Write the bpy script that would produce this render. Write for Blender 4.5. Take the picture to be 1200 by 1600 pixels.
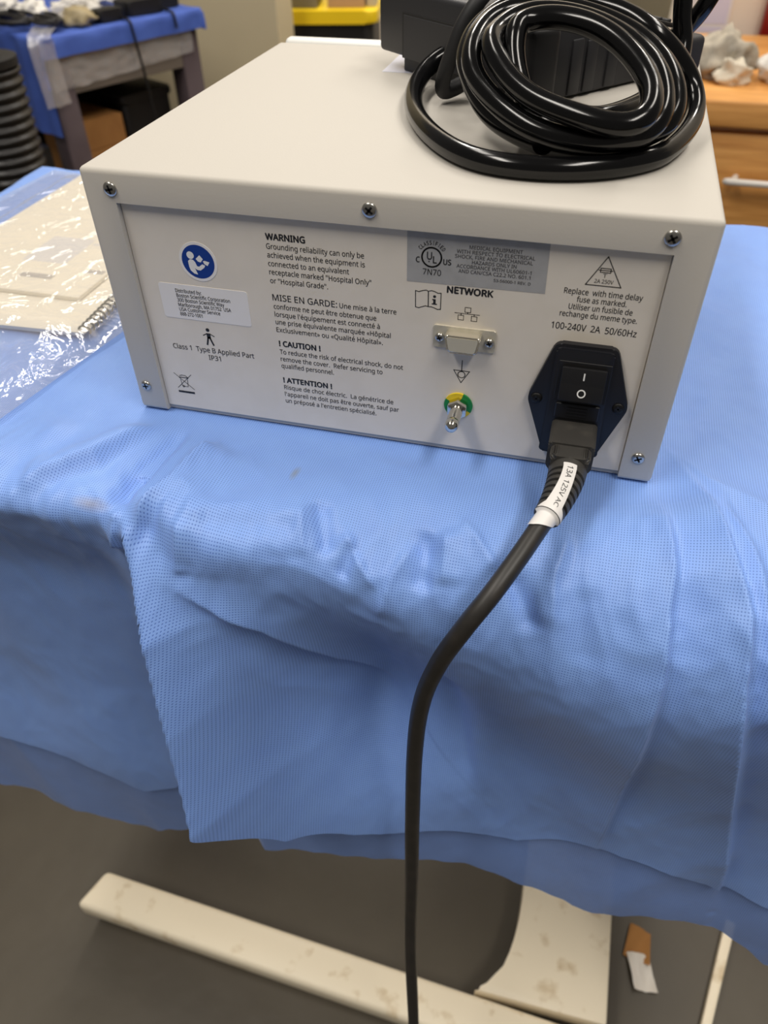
import bpy, bmesh, math, random
import numpy as np
from mathutils import Vector, Matrix, noise as mnoise

for o in list(bpy.data.objects):
    bpy.data.objects.remove(o)
scene = bpy.context.scene
COL = scene.collection
MM = 0.001
TZ = 800.0            # table top height (mm); all positions below are mm relative to the table top
def W(p):
    return Vector((p[0]*MM, p[1]*MM, (p[2]+TZ)*MM))

# ------------------------------------------------------------------ camera
cam_data = bpy.data.cameras.new('camera')
cam = bpy.data.objects.new('camera', cam_data); COL.objects.link(cam)
cam.location = W((93.23, -329.12, 261.46))
cam.rotation_euler = (0.8271, 0.0123, 0.2584)
cam_data.sensor_fit = 'HORIZONTAL'; cam_data.sensor_width = 36.0
cam_data.lens = 36.0*1184.47/1200.0
cam_data.clip_start = 0.01; cam_data.clip_end = 60
cam_data.dof.use_dof = True
cam_data.dof.focus_distance = 0.395
cam_data.dof.aperture_fstop = 12.0
scene.camera = cam

# ------------------------------------------------------------------ world, lights, exposure
world = bpy.data.worlds.new('world'); scene.world = world
world.use_nodes = True
bg = world.node_tree.nodes['Background']
bg.inputs['Color'].default_value = (1.0, 0.93, 0.84, 1)
bg.inputs['Strength'].default_value = 0.14

def area(name, loc, sx, sy, power, col, aim=None):
    l = bpy.data.lights.new(name, 'AREA'); l.shape = 'RECTANGLE'
    l.size = sx; l.size_y = sy; l.energy = power; l.color = col
    o = bpy.data.objects.new(name, l); COL.objects.link(o); o.location = loc
    if aim is not None:
        o.rotation_euler = (Vector(aim)-Vector(loc)).to_track_quat('-Z', 'Y').to_euler()
    return o
# strip lights on the ceiling of the workshop
WARM = (1.0, 0.94, 0.86)
for lx, ly, pw in ((-0.8, -0.75, 28), (-0.8, 0.9, 15), (0.9, -0.75, 28), (0.9, 0.9, 19), (-0.8, 2.5, 34), (0.9, 2.5, 36)):
    area('ceiling_light', (lx, ly, 2.75), 0.3, 1.25, pw, WARM)

vs = scene.view_settings
vs.view_transform = 'Standard'; vs.look = 'None'; vs.gamma = 1.0
vs.use_curve_mapping = False
vs.exposure = -0.12

# ------------------------------------------------------------------ materials
def lin(c):
    return tuple((v/255/12.92 if v/255 <= 0.04045 else ((v/255+0.055)/1.055)**2.4) for v in c)
MATS = {}
def mat(name, rgb, rough=0.5, metal=0.0, rgb2=None, nscale=40.0, ndetail=4.0, lo=0.4, hi=0.65,
        bump=0.0, bscale=400.0, bdist=0.0005, coat=0.0, spec=0.5, alpha=None, stretch=None):
    if name in MATS: return MATS[name]
    m = bpy.data.materials.new(name); m.use_nodes = True
    nt = m.node_tree; p = nt.nodes['Principled BSDF']
    p.inputs['Base Color'].default_value = (*lin(rgb), 1)
    p.inputs['Roughness'].default_value = rough
    p.inputs['Metallic'].default_value = metal
    p.inputs['Coat Weight'].default_value = coat
    p.inputs['Specular IOR Level'].default_value = spec
    tc = nt.nodes.new('ShaderNodeTexCoord')
    mp = nt.nodes.new('ShaderNodeMapping')
    nt.links.new(tc.outputs['Object'], mp.inputs['Vector'])
    if stretch: mp.inputs['Scale'].default_value = stretch
    if rgb2 is not None:
        n = nt.nodes.new('ShaderNodeTexNoise'); n.inputs['Scale'].default_value = nscale
        n.inputs['Detail'].default_value = ndetail
        nt.links.new(mp.outputs['Vector'], n.inputs['Vector'])
        r = nt.nodes.new('ShaderNodeValToRGB')
        r.color_ramp.elements[0].position = lo; r.color_ramp.elements[1].position = hi
        r.color_ramp.elements[0].color = (*lin(rgb), 1); r.color_ramp.elements[1].color = (*lin(rgb2), 1)
        nt.links.new(n.outputs['Fac'], r.inputs['Fac']); nt.links.new(r.outputs['Color'], p.inputs['Base Color'])
    if bump > 0:
        n2 = nt.nodes.new('ShaderNodeTexNoise'); n2.inputs['Scale'].default_value = bscale
        n2.inputs['Detail'].default_value = 3
        nt.links.new(mp.outputs['Vector'], n2.inputs['Vector'])
        b = nt.nodes.new('ShaderNodeBump'); b.inputs['Strength'].default_value = bump
        b.inputs['Distance'].default_value = bdist
        nt.links.new(n2.outputs['Fac'], b.inputs['Height']); nt.links.new(b.outputs['Normal'], p.inputs['Normal'])
    if alpha is not None:
        p.inputs['Alpha'].default_value = alpha
    MATS[name] = m
    return m

def film(name, gloss=0.22, diff=0.10, rough=0.12, tint=(255, 255, 255), bump=0.6, bscale=60, bdist=0.004):
    m = bpy.data.materials.new(name); m.use_nodes = True
    nt = m.node_tree; nt.nodes.clear()
    out = nt.nodes.new('ShaderNodeOutputMaterial')
    tr = nt.nodes.new('ShaderNodeBsdfTransparent'); gl = nt.nodes.new('ShaderNodeBsdfGlossy')
    df = nt.nodes.new('ShaderNodeBsdfDiffuse')
    df.inputs['Color'].default_value = (*lin(tint), 1)
    gl.inputs['Roughness'].default_value = rough
    m1 = nt.nodes.new('ShaderNodeMixShader'); m2 = nt.nodes.new('ShaderNodeMixShader')
    m1.inputs['Fac'].default_value = diff; m2.inputs['Fac'].default_value = gloss
    nt.links.new(tr.outputs[0], m1.inputs[1]); nt.links.new(df.outputs[0], m1.inputs[2])
    nt.links.new(m1.outputs[0], m2.inputs[1]); nt.links.new(gl.outputs[0], m2.inputs[2])
    nt.links.new(m2.outputs[0], out.inputs['Surface'])
    if bump > 0:
        tc = nt.nodes.new('ShaderNodeTexCoord'); n2 = nt.nodes.new('ShaderNodeTexNoise')
        n2.inputs['Scale'].default_value = bscale; n2.inputs['Detail'].default_value = 3
        n2.inputs['Distortion'].default_value = 1.2
        nt.links.new(tc.outputs['Object'], n2.inputs['Vector'])
        b = nt.nodes.new('ShaderNodeBump'); b.inputs['Strength'].default_value = bump
        b.inputs['Distance'].default_value = bdist
        nt.links.new(n2.outputs['Fac'], b.inputs['Height']); nt.links.new(b.outputs['Normal'], gl.inputs['Normal'])
    MATS[name] = m
    return m

def drape_material(name, rgb, transp, transl):
    m = bpy.data.materials.new(name); m.use_nodes = True
    nt = m.node_tree; p = nt.nodes['Principled BSDF']; out = nt.nodes['Material Output']
    p.inputs['Roughness'].default_value = 0.46
    p.inputs['Specular IOR Level'].default_value = 0.5
    p.inputs['Sheen Weight'].default_value = 0.12
    uv = nt.nodes.new('ShaderNodeUVMap'); uv.uv_map = 'UVMap'
    sep = nt.nodes.new('ShaderNodeSeparateXYZ'); nt.links.new(uv.outputs['UV'], sep.inputs[0])
    def wave(sock, period):
        a = nt.nodes.new('ShaderNodeMath'); a.operation = 'MULTIPLY'; a.inputs[1].default_value = 2*math.pi/period
        s = nt.nodes.new('ShaderNodeMath'); s.operation = 'SINE'
        nt.links.new(sock, a.inputs[0]); nt.links.new(a.outputs[0], s.inputs[0]); return s.outputs[0]
    sx = wave(sep.outputs['X'], 0.00138); sy = wave(sep.outputs['Y'], 0.00138)
    ad = nt.nodes.new('ShaderNodeMath'); ad.operation = 'ADD'
    nt.links.new(sx, ad.inputs[0]); nt.links.new(sy, ad.inputs[1])
    mr = nt.nodes.new('ShaderNodeMapRange'); mr.inputs['From Min'].default_value = 0.6; mr.inputs['From Max'].default_value = 1.6
    nt.links.new(ad.outputs[0], mr.inputs['Value'])
    nz = nt.nodes.new('ShaderNodeTexNoise'); nz.inputs['Scale'].default_value = 60; nz.inputs['Detail'].default_value = 5
    nt.links.new(uv.outputs['UV'], nz.inputs['Vector'])
    c1 = nt.nodes.new('ShaderNodeMixRGB'); c1.inputs[1].default_value = (*lin(rgb), 1)
    c1.inputs[2].default_value = (*lin(tuple(min(255, v*1.06+4) for v in rgb)), 1)
    nt.links.new(nz.outputs['Fac'], c1.inputs[0])
    c2 = nt.nodes.new('ShaderNodeMixRGB'); c2.blend_type = 'MULTIPLY'
    c2.inputs[2].default_value = (0.42, 0.50, 0.66, 1)
    nt.links.new(mr.outputs[0], c2.inputs[0]); nt.links.new(c1.outputs[0], c2.inputs[1])
    # two small soiled spots on the cloth
    col = c2.outputs[0]
    for (ux, uy, rx, ry, tint) in ((-0.037, 0.037, 0.0022, 0.006, (140, 140, 130)), (-0.134, 0.084, 0.010, 0.004, (150, 145, 150))):
        v = nt.nodes.new('ShaderNodeVectorMath'); v.operation = 'SUBTRACT'; v.inputs[1].default_value = (ux, uy, 0)
        nt.links.new(uv.outputs['UV'], v.inputs[0])
        v2 = nt.nodes.new('ShaderNodeVectorMath'); v2.operation = 'MULTIPLY'; v2.inputs[1].default_value = (1/rx, 1/ry, 0)
        nt.links.new(v.outputs[0], v2.inputs[0])
        ln = nt.nodes.new('ShaderNodeVectorMath'); ln.operation = 'LENGTH'; nt.links.new(v2.outputs[0], ln.inputs[0])
        mm = nt.nodes.new('ShaderNodeMapRange'); mm.inputs['From Min'].default_value = 1.3; mm.inputs['From Max'].default_value = 0.2
        mm.inputs['To Max'].default_value = 0.55
        nt.links.new(ln.outputs['Value'], mm.inputs['Value'])
        c3 = nt.nodes.new('ShaderNodeMixRGB'); c3.inputs[2].default_value = (*lin(tint), 1)
        nt.links.new(mm.outputs[0], c3.inputs[0]); nt.links.new(col, c3.inputs[1]); col = c3.outputs[0]
    nt.links.new(col, p.inputs['Base Color'])
    b = nt.nodes.new('ShaderNodeBump'); b.inputs['Strength'].default_value = 0.35; b.inputs['Distance'].default_value = 0.0003
    b.invert = True
    nt.links.new(mr.outputs[0], b.inputs['Height']); nt.links.new(b.outputs['Normal'], p.inputs['Normal'])
    tl = nt.nodes.new('ShaderNodeBsdfTranslucent'); nt.links.new(col, tl.inputs['Color'])
    tr = nt.nodes.new('ShaderNodeBsdfTransparent'); tr.inputs['Color'].default_value = (0.75, 0.85, 1, 1)
    m1 = nt.nodes.new('ShaderNodeMixShader'); m1.inputs[0].default_value = transl
    m2 = nt.nodes.new('ShaderNodeMixShader'); m2.inputs[0].default_value = transp
    nt.links.new(p.outputs[0], m1.inputs[1]); nt.links.new(tl.outputs[0], m1.inputs[2])
    nt.links.new(m1.outputs[0], m2.inputs[1]); nt.links.new(tr.outputs[0], m2.inputs[2])
    nt.links.new(m2.outputs[0], out.inputs['Surface'])
    MATS[name] = m
    return m

M_cover = mat('cover_paint', (196, 191, 182), 0.7, spec=0.25, bump=0.25, bscale=900, bdist=0.0002)
M_panel = mat('panel_paint', (229, 221, 208), 0.5, rgb2=(225, 217, 204), nscale=60)
M_bezel = mat('bezel_plastic', (240, 240, 236), 0.3)
M_ink = mat('ink_black', (28, 28, 30), 0.6)
M_ink2 = mat('ink_grey', (70, 70, 72), 0.6)
M_screw = mat('steel_bright', (190, 188, 182), 0.28, 1.0)
M_slot = mat('steel_dark', (22, 21, 20), 0.5, 0.4)
M_nickel = mat('nickel_shell', (218, 212, 196), 0.3, 0.35, rgb2=(206, 200, 182), nscale=300)
M_blackpl = mat('black_plastic', (20, 21, 25), 0.42, bump=0.15, bscale=1500, bdist=0.0001)
M_inlet = mat('inlet_plastic', (17, 18, 24), 0.48)
M_switch = mat('switch_plastic', (24, 24, 26), 0.4)
M_white = mat('print_white', (235, 235, 232), 0.5)
M_sticker = mat('sticker_white', (236, 233, 230), 0.45)
M_greylabel = mat('label_silver', (172, 172, 172), 0.42, rgb2=(164, 164, 164), nscale=120)
M_blue = mat('sign_blue', (14, 58, 140), 0.4)
M_yellow = mat('washer_yellow', (222, 196, 30), 0.4)
M_green = mat('washer_green', (14, 128, 58), 0.4)
M_chrome = mat('pin_chrome', (215, 213, 205), 0.14, 1.0)
M_plug = mat('plug_rubber', (58, 56, 53), 0.52, rgb2=(70, 67, 62), nscale=120, lo=0.5, hi=0.8)
M_cord = mat('cord_rubber', (42, 40, 38), 0.45, rgb2=(54, 50, 46), nscale=90, lo=0.45, hi=0.8)
M_gloss = mat('cable_gloss', (7, 7, 8), 0.15, spec=0.42)
M_pedal = mat('pedal_plastic', (38, 38, 41), 0.5, bump=0.2, bscale=1800, bdist=0.0001)
M_pedal2 = mat('pedal_dark', (20, 20, 22), 0.55)
M_lav = mat('paper_lavender', (205, 208, 226), 0.35)
M_drape = drape_material('drape_blue', (134, 172, 246), 0.02, 0.06)
M_drape_in = drape_material('drape_blue_thin', (130, 166, 240), 0.06, 0.20)
M_wood = mat('dresser_wood', (238, 176, 100), 0.45, rgb2=(200, 134, 64), nscale=7, ndetail=6, lo=0.3, hi=0.75, stretch=(1.2, 6, 14))
M_concrete = mat('floor_concrete', (86, 79, 66), 0.5, rgb2=(68, 61, 50), nscale=4, ndetail=9, lo=0.35, hi=0.72, bump=0.25, bscale=30, bdist=0.003)
M_cream = mat('wall_cream', (246, 236, 220), 0.7, rgb2=(240, 228, 210), nscale=3, bump=0.1, bscale=200, bdist=0.0006)
M_beige = mat('wall_beige', (220, 206, 172), 0.7, rgb2=(214, 200, 166), nscale=3)
M_whitemetal = mat('white_enamel', (250, 238, 212), 0.45, rgb2=(196, 168, 120), nscale=34, ndetail=10, lo=0.58, hi=0.78)
M_laminate = mat('table_laminate', (214, 206, 192), 0.5)
M_purple = mat('frame_paint', (96, 84, 88), 0.5, rgb2=(82, 70, 74), nscale=8)
M_grey = mat('apron_grey', (128, 118, 108), 0.5, rgb2=(116, 106, 96), nscale=6)
M_dark = mat('dark_plastic', (14, 13, 14), 0.55)
M_card = mat('cardboard', (168, 118, 62), 0.8, rgb2=(150, 102, 52), nscale=12)
M_yellowlid = mat('tote_yellow', (250, 214, 30), 0.4)
M_rag = mat('rag_grey', (188, 178, 160), 0.9, rgb2=(140, 132, 120), nscale=30, lo=0.4, hi=0.7)
M_paper = mat('paper_white', (240, 236, 228), 0.75)
M_paper2 = mat('paper_cream', (238, 230, 214), 0.7)
M_red = mat('red_paint', (138, 18, 18), 0.45)
M_posterblue = mat('poster_lilac', (222, 218, 238), 0.6)
M_posterblue2 = mat('poster_violet', (150, 150, 205), 0.6)
M_tan = mat('tan_plastic', (176, 160, 124), 0.5)
M_greygreen = mat('cabinet_grey', (122, 116, 98), 0.5)
M_whiteplast = mat('bag_white', (232, 228, 220), 0.35)
M_film = film('clear_film', 0.20, 0.17, 0.13, tint=(240, 236, 228), bump=0.75, bscale=36, bdist=0.010)
M_film2 = film('wrap_film', 0.14, 0.34, 0.25, tint=(225, 222, 222))
M_pinkbox = mat('box_tan', (178, 148, 128), 0.6)
M_greybox = mat('box_grey', (118, 114, 108), 0.6)

# ------------------------------------------------------------------ mesh helpers (all coordinates mm)
class MB:
    def __init__(self): self.v = []; self.f = []; self.mi = []; self.uv = None
    def add(self, vs_, fs, mi=0):
        o = len(self.v); self.v += [tuple(q) for q in vs_]
        self.f += [tuple(i+o for i in t) for t in fs]; self.mi += [mi]*len(fs)
        return self
    def box(self, x0, x1, y0, y1, z0, z1, bev=0.0, seg=2, mi=0):
        bm = bmesh.new()
        c = [(x, y, z) for x in (x0, x1) for y in (y0, y1) for z in (z0, z1)]
        vv = [bm.verts.new(q) for q in c]
        for f in ((0,1,3,2),(4,6,7,5),(0,4,5,1),(2,3,7,6),(0,2,6,4),(1,5,7,3)):
            bm.faces.new([vv[i] for i in f])
        if bev > 0:
            bmesh.ops.bevel(bm, geom=list(bm.edges), offset=bev, segments=seg, profile=0.5, affect='EDGES')
        return self.bm(bm, mi)
    def bm(self, bm, mi=0):
        bm.verts.index_update()
        bmesh.ops.recalc_face_normals(bm, faces=list(bm.faces))
        self.add([tuple(v.co) for v in bm.verts], [[v.index for v in f.verts] for f in bm.faces], mi)
        bm.free(); return self
    def prism(self, poly, fn, d0, d1, bev=0.0, seg=2, mi=0):
        """poly: 2D outline; fn(a,b,d)->xyz; extruded from depth d0 to d1"""
        bm = bmesh.new()
        a = [bm.verts.new(fn(q[0], q[1], d0)) for q in poly]
        b = [bm.verts.new(fn(q[0], q[1], d1)) for q in poly]
        n = len(poly)
        bm.faces.new(a); bm.faces.new(b[::-1])
        for i in range(n): bm.faces.new((a[i], b[i], b[(i+1) % n], a[(i+1) % n]))
        if bev > 0:
            bmesh.ops.bevel(bm, geom=list(bm.edges), offset=bev, segments=seg, profile=0.5, affect='EDGES')
        return self.bm(bm, mi)
    def tube(self, path, r, sides=14, mi=0, cap=True, flat=1.0):
        P = np.array(path, float); n = len(P)
        rr = np.full(n, r) if np.isscalar(r) else np.array(r, float)
        T = np.gradient(P, axis=0); T /= (np.linalg.norm(T, axis=1)[:, None]+1e-12)
        up = np.array([0, 0, 1.0]) if abs(T[0][2]) < 0.9 else np.array([1.0, 0, 0])
        N = np.cross(T[0], up); N /= np.linalg.norm(N)
        vs_ = []
        for i in range(n):
            N = N - T[i]*np.dot(N, T[i]); N /= np.linalg.norm(N); B = np.cross(T[i], N)
            for k in range(sides):
                a = 2*math.pi*k/sides
                vs_.append(P[i]+rr[i]*(math.cos(a)*N+math.sin(a)*B*flat))
        fs = []
        for i in range(n-1):
            for k in range(sides):
                k2 = (k+1) % sides
                fs.append((i*sides+k, i*sides+k2, (i+1)*sides+k2, (i+1)*sides+k))
        if cap:
            fs.append(tuple(range(sides))[::-1]); fs.append(tuple((n-1)*sides+k for k in range(sides)))
        return self.add(vs_, fs, mi)
    def lathe(self, prof, fn, sides=24, mi=0):
        """prof: list (r,d); fn(a,b,d)->xyz, revolved in (a,b)"""
        vs_ = []; fs = []
        for r, d in prof:
            for k in range(sides):
                a = 2*math.pi*k/sides; vs_.append(fn(r*math.cos(a), r*math.sin(a), d))
        n = len(prof)
        for i in range(n-1):
            for k in range(sides):
                k2 = (k+1) % sides; fs.append((i*sides+k, i*sides+k2, (i+1)*sides+k2, (i+1)*sides+k))
        fs.append(tuple(range(sides))[::-1]); fs.append(tuple((n-1)*sides+k for k in range(sides)))
        return self.add(vs_, fs, mi)
    def build(self, name, mats, parent=None, origin=None, smooth=35.0, fix=False):
        """parent: the thing's Empty (or a part of it). Mesh coordinates are stored relative to the thing's origin."""
        if origin is None:
            origin = parent['_o'] if parent is not None else None
        if origin is None:
            A = np.array(self.v); mn = A.min(0); mx = A.max(0)
            origin = ((mn[0]+mx[0])/2, (mn[1]+mx[1])/2, mn[2])
        me = bpy.data.meshes.new(name)
        me.from_pydata([((q[0]-origin[0])*MM, (q[1]-origin[1])*MM, (q[2]-origin[2])*MM) for q in self.v], [], self.f)
        ml = mats if isinstance(mats, (list, tuple)) else [mats]
        for m in ml: me.materials.append(m)
        me.polygons.foreach_set('material_index', self.mi)
        if fix:
            bm = bmesh.new(); bm.from_mesh(me); bmesh.ops.recalc_face_normals(bm, faces=list(bm.faces)); bm.to_mesh(me); bm.free()
        if smooth:
            me.polygons.foreach_set('use_smooth', [True]*len(me.polygons))
            me.set_sharp_from_angle(angle=math.radians(smooth))
        me.update()
        o = bpy.data.objects.new(name, me); COL.objects.link(o)
        if parent is None: o.location = W(origin)
        else: o.parent = parent
        o['_o'] = list(origin)
        return o

def thing(name, label, cat, origin, group=None):
    o = bpy.data.objects.new(name, None); COL.objects.link(o)
    o.empty_display_size = 0.02; o.location = W(origin); o['_o'] = list(origin)
    o['label'] = label; o['category'] = cat
    if group: o['group'] = group
    return o
def tag(o, label, cat, group=None):
    o['label'] = label; o['category'] = cat
    if group: o['group'] = group
    return o
def struct(o): o['kind'] = 'structure'; return o

def catmull(pts, n=10, closed=False):
    P = [np.array(p, float) for p in pts]; out = []
    m = len(P)
    for i in range(m-1):
        p0 = P[max(i-1, 0)]; p1 = P[i]; p2 = P[i+1]; p3 = P[min(i+2, m-1)]
        for k in range(n):
            t = k/n
            out.append(0.5*((2*p1)+(-p0+p2)*t+(2*p0-5*p1+4*p2-p3)*t*t+(-p0+3*p1-3*p2+p3)*t**3))
    out.append(P[-1]); return np.array(out)

def sm(a, b, x):
    t = np.clip((x-a)/(b-a), 0, 1); return t*t*(3-2*t)

FACE = lambda a, b, d: (a, d, b)          # 2D (x,z) on a plane y=d
def face_at(cx, cz):
    return lambda a, b, d: (cx+a, d, cz+b)

# ---- flat print on the rear panel
try:
    FONT = bpy.data.fonts.load(bpy.utils.system_resource('DATAFILES', path='fonts')+'/NotoSansHebrew-Regular.woff2')
except Exception:
    FONT = None
def text_verts(s, bold=0.0):
    c = bpy.data.curves.new('t', 'FONT'); c.body = s; c.size = 1.0; c.resolution_u = 3
    if FONT: c.font = FONT
    o = bpy.data.objects.new('t', c); COL.objects.link(o)
    me = bpy.data.meshes.new_from_object(o)
    v = [(q.co.x, q.co.y) for q in me.vertices]; f = [tuple(p.vertices) for p in me.polygons]
    bpy.data.objects.remove(o); bpy.data.curves.remove(c); bpy.data.meshes.remove(me)
    v = [(q[0]*CAP, q[1]*CAP) for q in v]
    # heavier strokes: the same outlines laid side by side
    k = len(v); V_, F_ = [], []
    sh = [(0, 0)] if bold <= 0 else [(-bold, 0), (bold, 0), (0, bold), (0, -bold)]
    for j, (dx, dy) in enumerate(sh):
        V_ += [(q[0]+dx, q[1]+dy, j) for q in v]; F_ += [tuple(i+j*k for i in t) for t in f]
    return V_, F_
CAP = 1.0
_v, _f = text_verts("H"); CAP = 0.72/max(q[1] for q in _v)
def put_text(mb, s, x0, x1, z, y, h=None, bold=0.0, mi=0, fn=None):
    v, f = text_verts(s, bold)
    xs = [q[0] for q in v]; a, b = min(xs), max(xs)
    sx = (x1-x0)/(b-a); sy = sx if h is None else h
    fn = fn or (lambda p, q: (p, y, q))
    mb.add([fn(x0+(q[0]-a)*sx, z+q[1]*sy) for q in v], f, mi)
    for i in range(len(mb.v)-len(v), len(mb.v)):
        w = mb.v[i]; mb.v[i] = (w[0], w[1]-0.004*v[i-len(mb.v)+len(v)][2], w[2])
def stroke(mb, pts, w, y, closed=False, mi=0):
    P = list(pts)+([pts[0]] if closed else [])
    for (ax, az), (bx, bz) in zip(P[:-1], P[1:]):
        d = math.hypot(bx-ax, bz-az)
        if d < 1e-6: continue
        ux, uz = (bx-ax)/d, (bz-az)/d; nx, nz = -uz*w/2, ux*w/2
        ax2, az2, bx2, bz2 = ax-ux*w*.4, az-uz*w*.4, bx+ux*w*.4, bz+uz*w*.4
        mb.add([(ax2-nx, y, az2-nz), (bx2-nx, y, bz2-nz), (bx2+nx, y, bz2+nz), (ax2+nx, y, az2+nz)], [(0, 1, 2, 3)], mi)
def ringpts(cx, cz, r, n=28): return [(cx+r*math.cos(2*math.pi*i/n), cz+r*math.sin(2*math.pi*i/n)) for i in range(n)]
def poly(mb, pts, y, mi=0): mb.add([(p[0], y, p[1]) for p in pts], [tuple(range(len(pts)))], mi)

def screw_mb(cx, cz, y, r, dome=0.9, rot=0.3):
    """cross-head screw on a plane facing -y"""
    mb = MB(); fn = face_at(cx, cz)
    mb.lathe([(r, y), (r, y-dome*0.35), (r*0.86, y-dome*0.8), (r*0.5, y-dome), (r*0.2, y-dome*1.02)], fn, 24, 0)
    for a in (rot, rot+math.pi/2):
        c, s = math.cos(a), math.sin(a)
        l, w = r*0.58, r*0.15
        for yy in (y-dome*1.06,):
            q = [(-l, -w), (l, -w), (l, w), (-l, w)]
            P = [(cx+p[0]*c-p[1]*s, cz+p[0]*s+p[1]*c) for p in q]
            mb.prism(P, FACE, yy, yy+dome*0.3, 0, mi=1)
    return mb

# ================================================================== THE ROOM
def quad_wall(name, x0, x1, y0, y1, z0, z1, m):
    return struct(MB().box(x0, x1, y0, y1, z0, z1).build(name, m, smooth=0))
quad_wall('floor', -3600, 2800, -2200, 4200, -860, -800, M_concrete)
quad_wall('wall_left', -3000, -797, 1900, 2020, -800, 1000, M_beige)
quad_wall('wall_right', 187, 2600, 1500, 1600, -800, 1300, M_cream)
quad_wall('wall_back', -3000, 2600, 3300, 3400, -800, 1700, M_cream)

# ================================================================== TABLE UNDER THE DRAPE
t = thing('overbed_table', 'narrow table under the blue drape, on a chipped cream metal base', 'table', (-20, 140, -800))
MB().box(-452, 418, -50, 360, -24, -5, 5, 3).build('tabletop', M_laminate, t)
a = math.radians(-2.2)
def rotp(x, y, cx=-380, cy=-54):
    dx, dy = x-cx, y-cy; return (cx+dx*math.cos(a)-dy*math.sin(a), cy+dx*math.sin(a)+dy*math.cos(a))
BZ = -735
beam = [rotp(-384, -78), rotp(264, -78), rotp(264, -30), rotp(-370, -30)]
MB().prism(beam, lambda p, q, d: (p, q, d), BZ-32, BZ, 7, 3).build('base_beam', M_whitemetal, t)
curve = [(112+42*math.sin(k/8*math.pi/2), -44+112*(1-math.cos(k/8*math.pi/2))) for k in range(9)]
plate = [(262, -42)] + [(264, 320), (152, 320)] + curve[::-1]
MB().prism(plate, lambda p, q, d: (p, q, d), BZ-30, BZ-1.5, 3, 2).build('base_plate', M_whitemetal, t)
MB().box(165, 245, 235, 315, BZ-4, -22, 6).build('column', M_whitemetal, t)
for (cx, cy) in ((-355, -54), (235, -70), (208, 285)):
    mb = MB(); mb.lathe([(4, -9), (20, -9), (23, -6), (23, 6), (20, 9), (4, 9)], lambda p, q, d, cx=cx, cy=cy: (cx+p, cy+d, -777+q), 20)
    mb.box(cx-6, cx+6, cy-11, cy+11, -776, BZ-28, 1)
    mb.build('caster', M_dark, t)

# ================================================================== BLUE DRAPE
YF = -90.0
def rad(x): return 13 + 47*sm(-100, 55, x)
def S_of(x, z): return -YF - 0.43*rad(np.asarray(x, float)) - np.asarray(z, float)
def interp(x, xs, ys): return np.interp(x, xs, ys)
def base_surface(x, s):
    r = rad(x); L1 = -YF - r
    phi = np.clip((s-L1)/r, 0, math.pi/2)
    down = np.maximum(0, s-(L1+r*math.pi/2))
    y = np.where(s < L1, -s, -L1-r*np.sin(phi))
    z = np.where(s < L1, 0.0, -r*(1-np.cos(phi))-down)
    yb = 366.0
    over = np.maximum(0, -s-yb)
    ysoft = np.where(over > 0, yb+6*(1-np.exp(-over/8)), y)
    y = np.where(s < 0, ysoft, y); z = z-np.maximum(0, over-5)
    xl = np.maximum(0, -456-x); X = np.where(xl > 0, -456-6*(1-np.exp(-xl/8)), x)
    z = np.where(xl > 0, np.minimum(z, -np.maximum(0, xl-5)), z)
    xr = np.maximum(0, x-422); X = np.where(xr > 0, 422+6*(1-np.exp(-xr/8)), X)
    z = np.where(xr > 0, np.minimum(z, -np.maximum(0, xr-5)), z)
    return X, y, z, phi

def pdist(x, s, pl):
    """signed distance (positive to the right of travel downwards) and parameter along polyline"""
    best = np.full(x.shape, 1e9); sg = np.zeros(x.shape); par = np.zeros(x.shape); acc = 0
    seg = [math.hypot(pl[i+1][0]-pl[i][0], pl[i+1][1]-pl[i][1]) for i in range(len(pl)-1)]; tot = sum(seg)
    for i in range(len(pl)-1):
        ax, as_ = pl[i]; bx, bs = pl[i+1]; dx, ds = (bx-ax)/seg[i], (bs-as_)/seg[i]
        tt = np.clip((x-ax)*dx+(s-as_)*ds, 0, seg[i])
        qx, qs = x-ax-tt*dx, s-as_-tt*ds
        d = np.hypot(qx, qs); side = np.sign(-(dx*qs-ds*qx)); m = d < best
        best = np.where(m, d, best); sg = np.where(m, side, sg); par = np.where(m, (acc+tt)/tot, par); acc += seg[i]
    return best*sg, par
def ridge(x, s, pl, A, wl, wr, fade=0.25, sharp=False):
    d, p = pdist(x, s, pl)
    pr = np.where(d < 0, np.exp(-np.abs(d)/wl if sharp else -(d/wl)**2), np.exp(-np.abs(d)/wr if sharp else -(d/wr)**2))
    tp = sm(0, fade, p)*sm(0, fade, 1-p) if fade > 0 else 1
    # past the line's ends the distance is measured to its end point, so the ridge tapers off there
    return A*pr*(0.15+0.85*tp)

def P2(x, z): return (x, float(S_of(x, z)))
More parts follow.
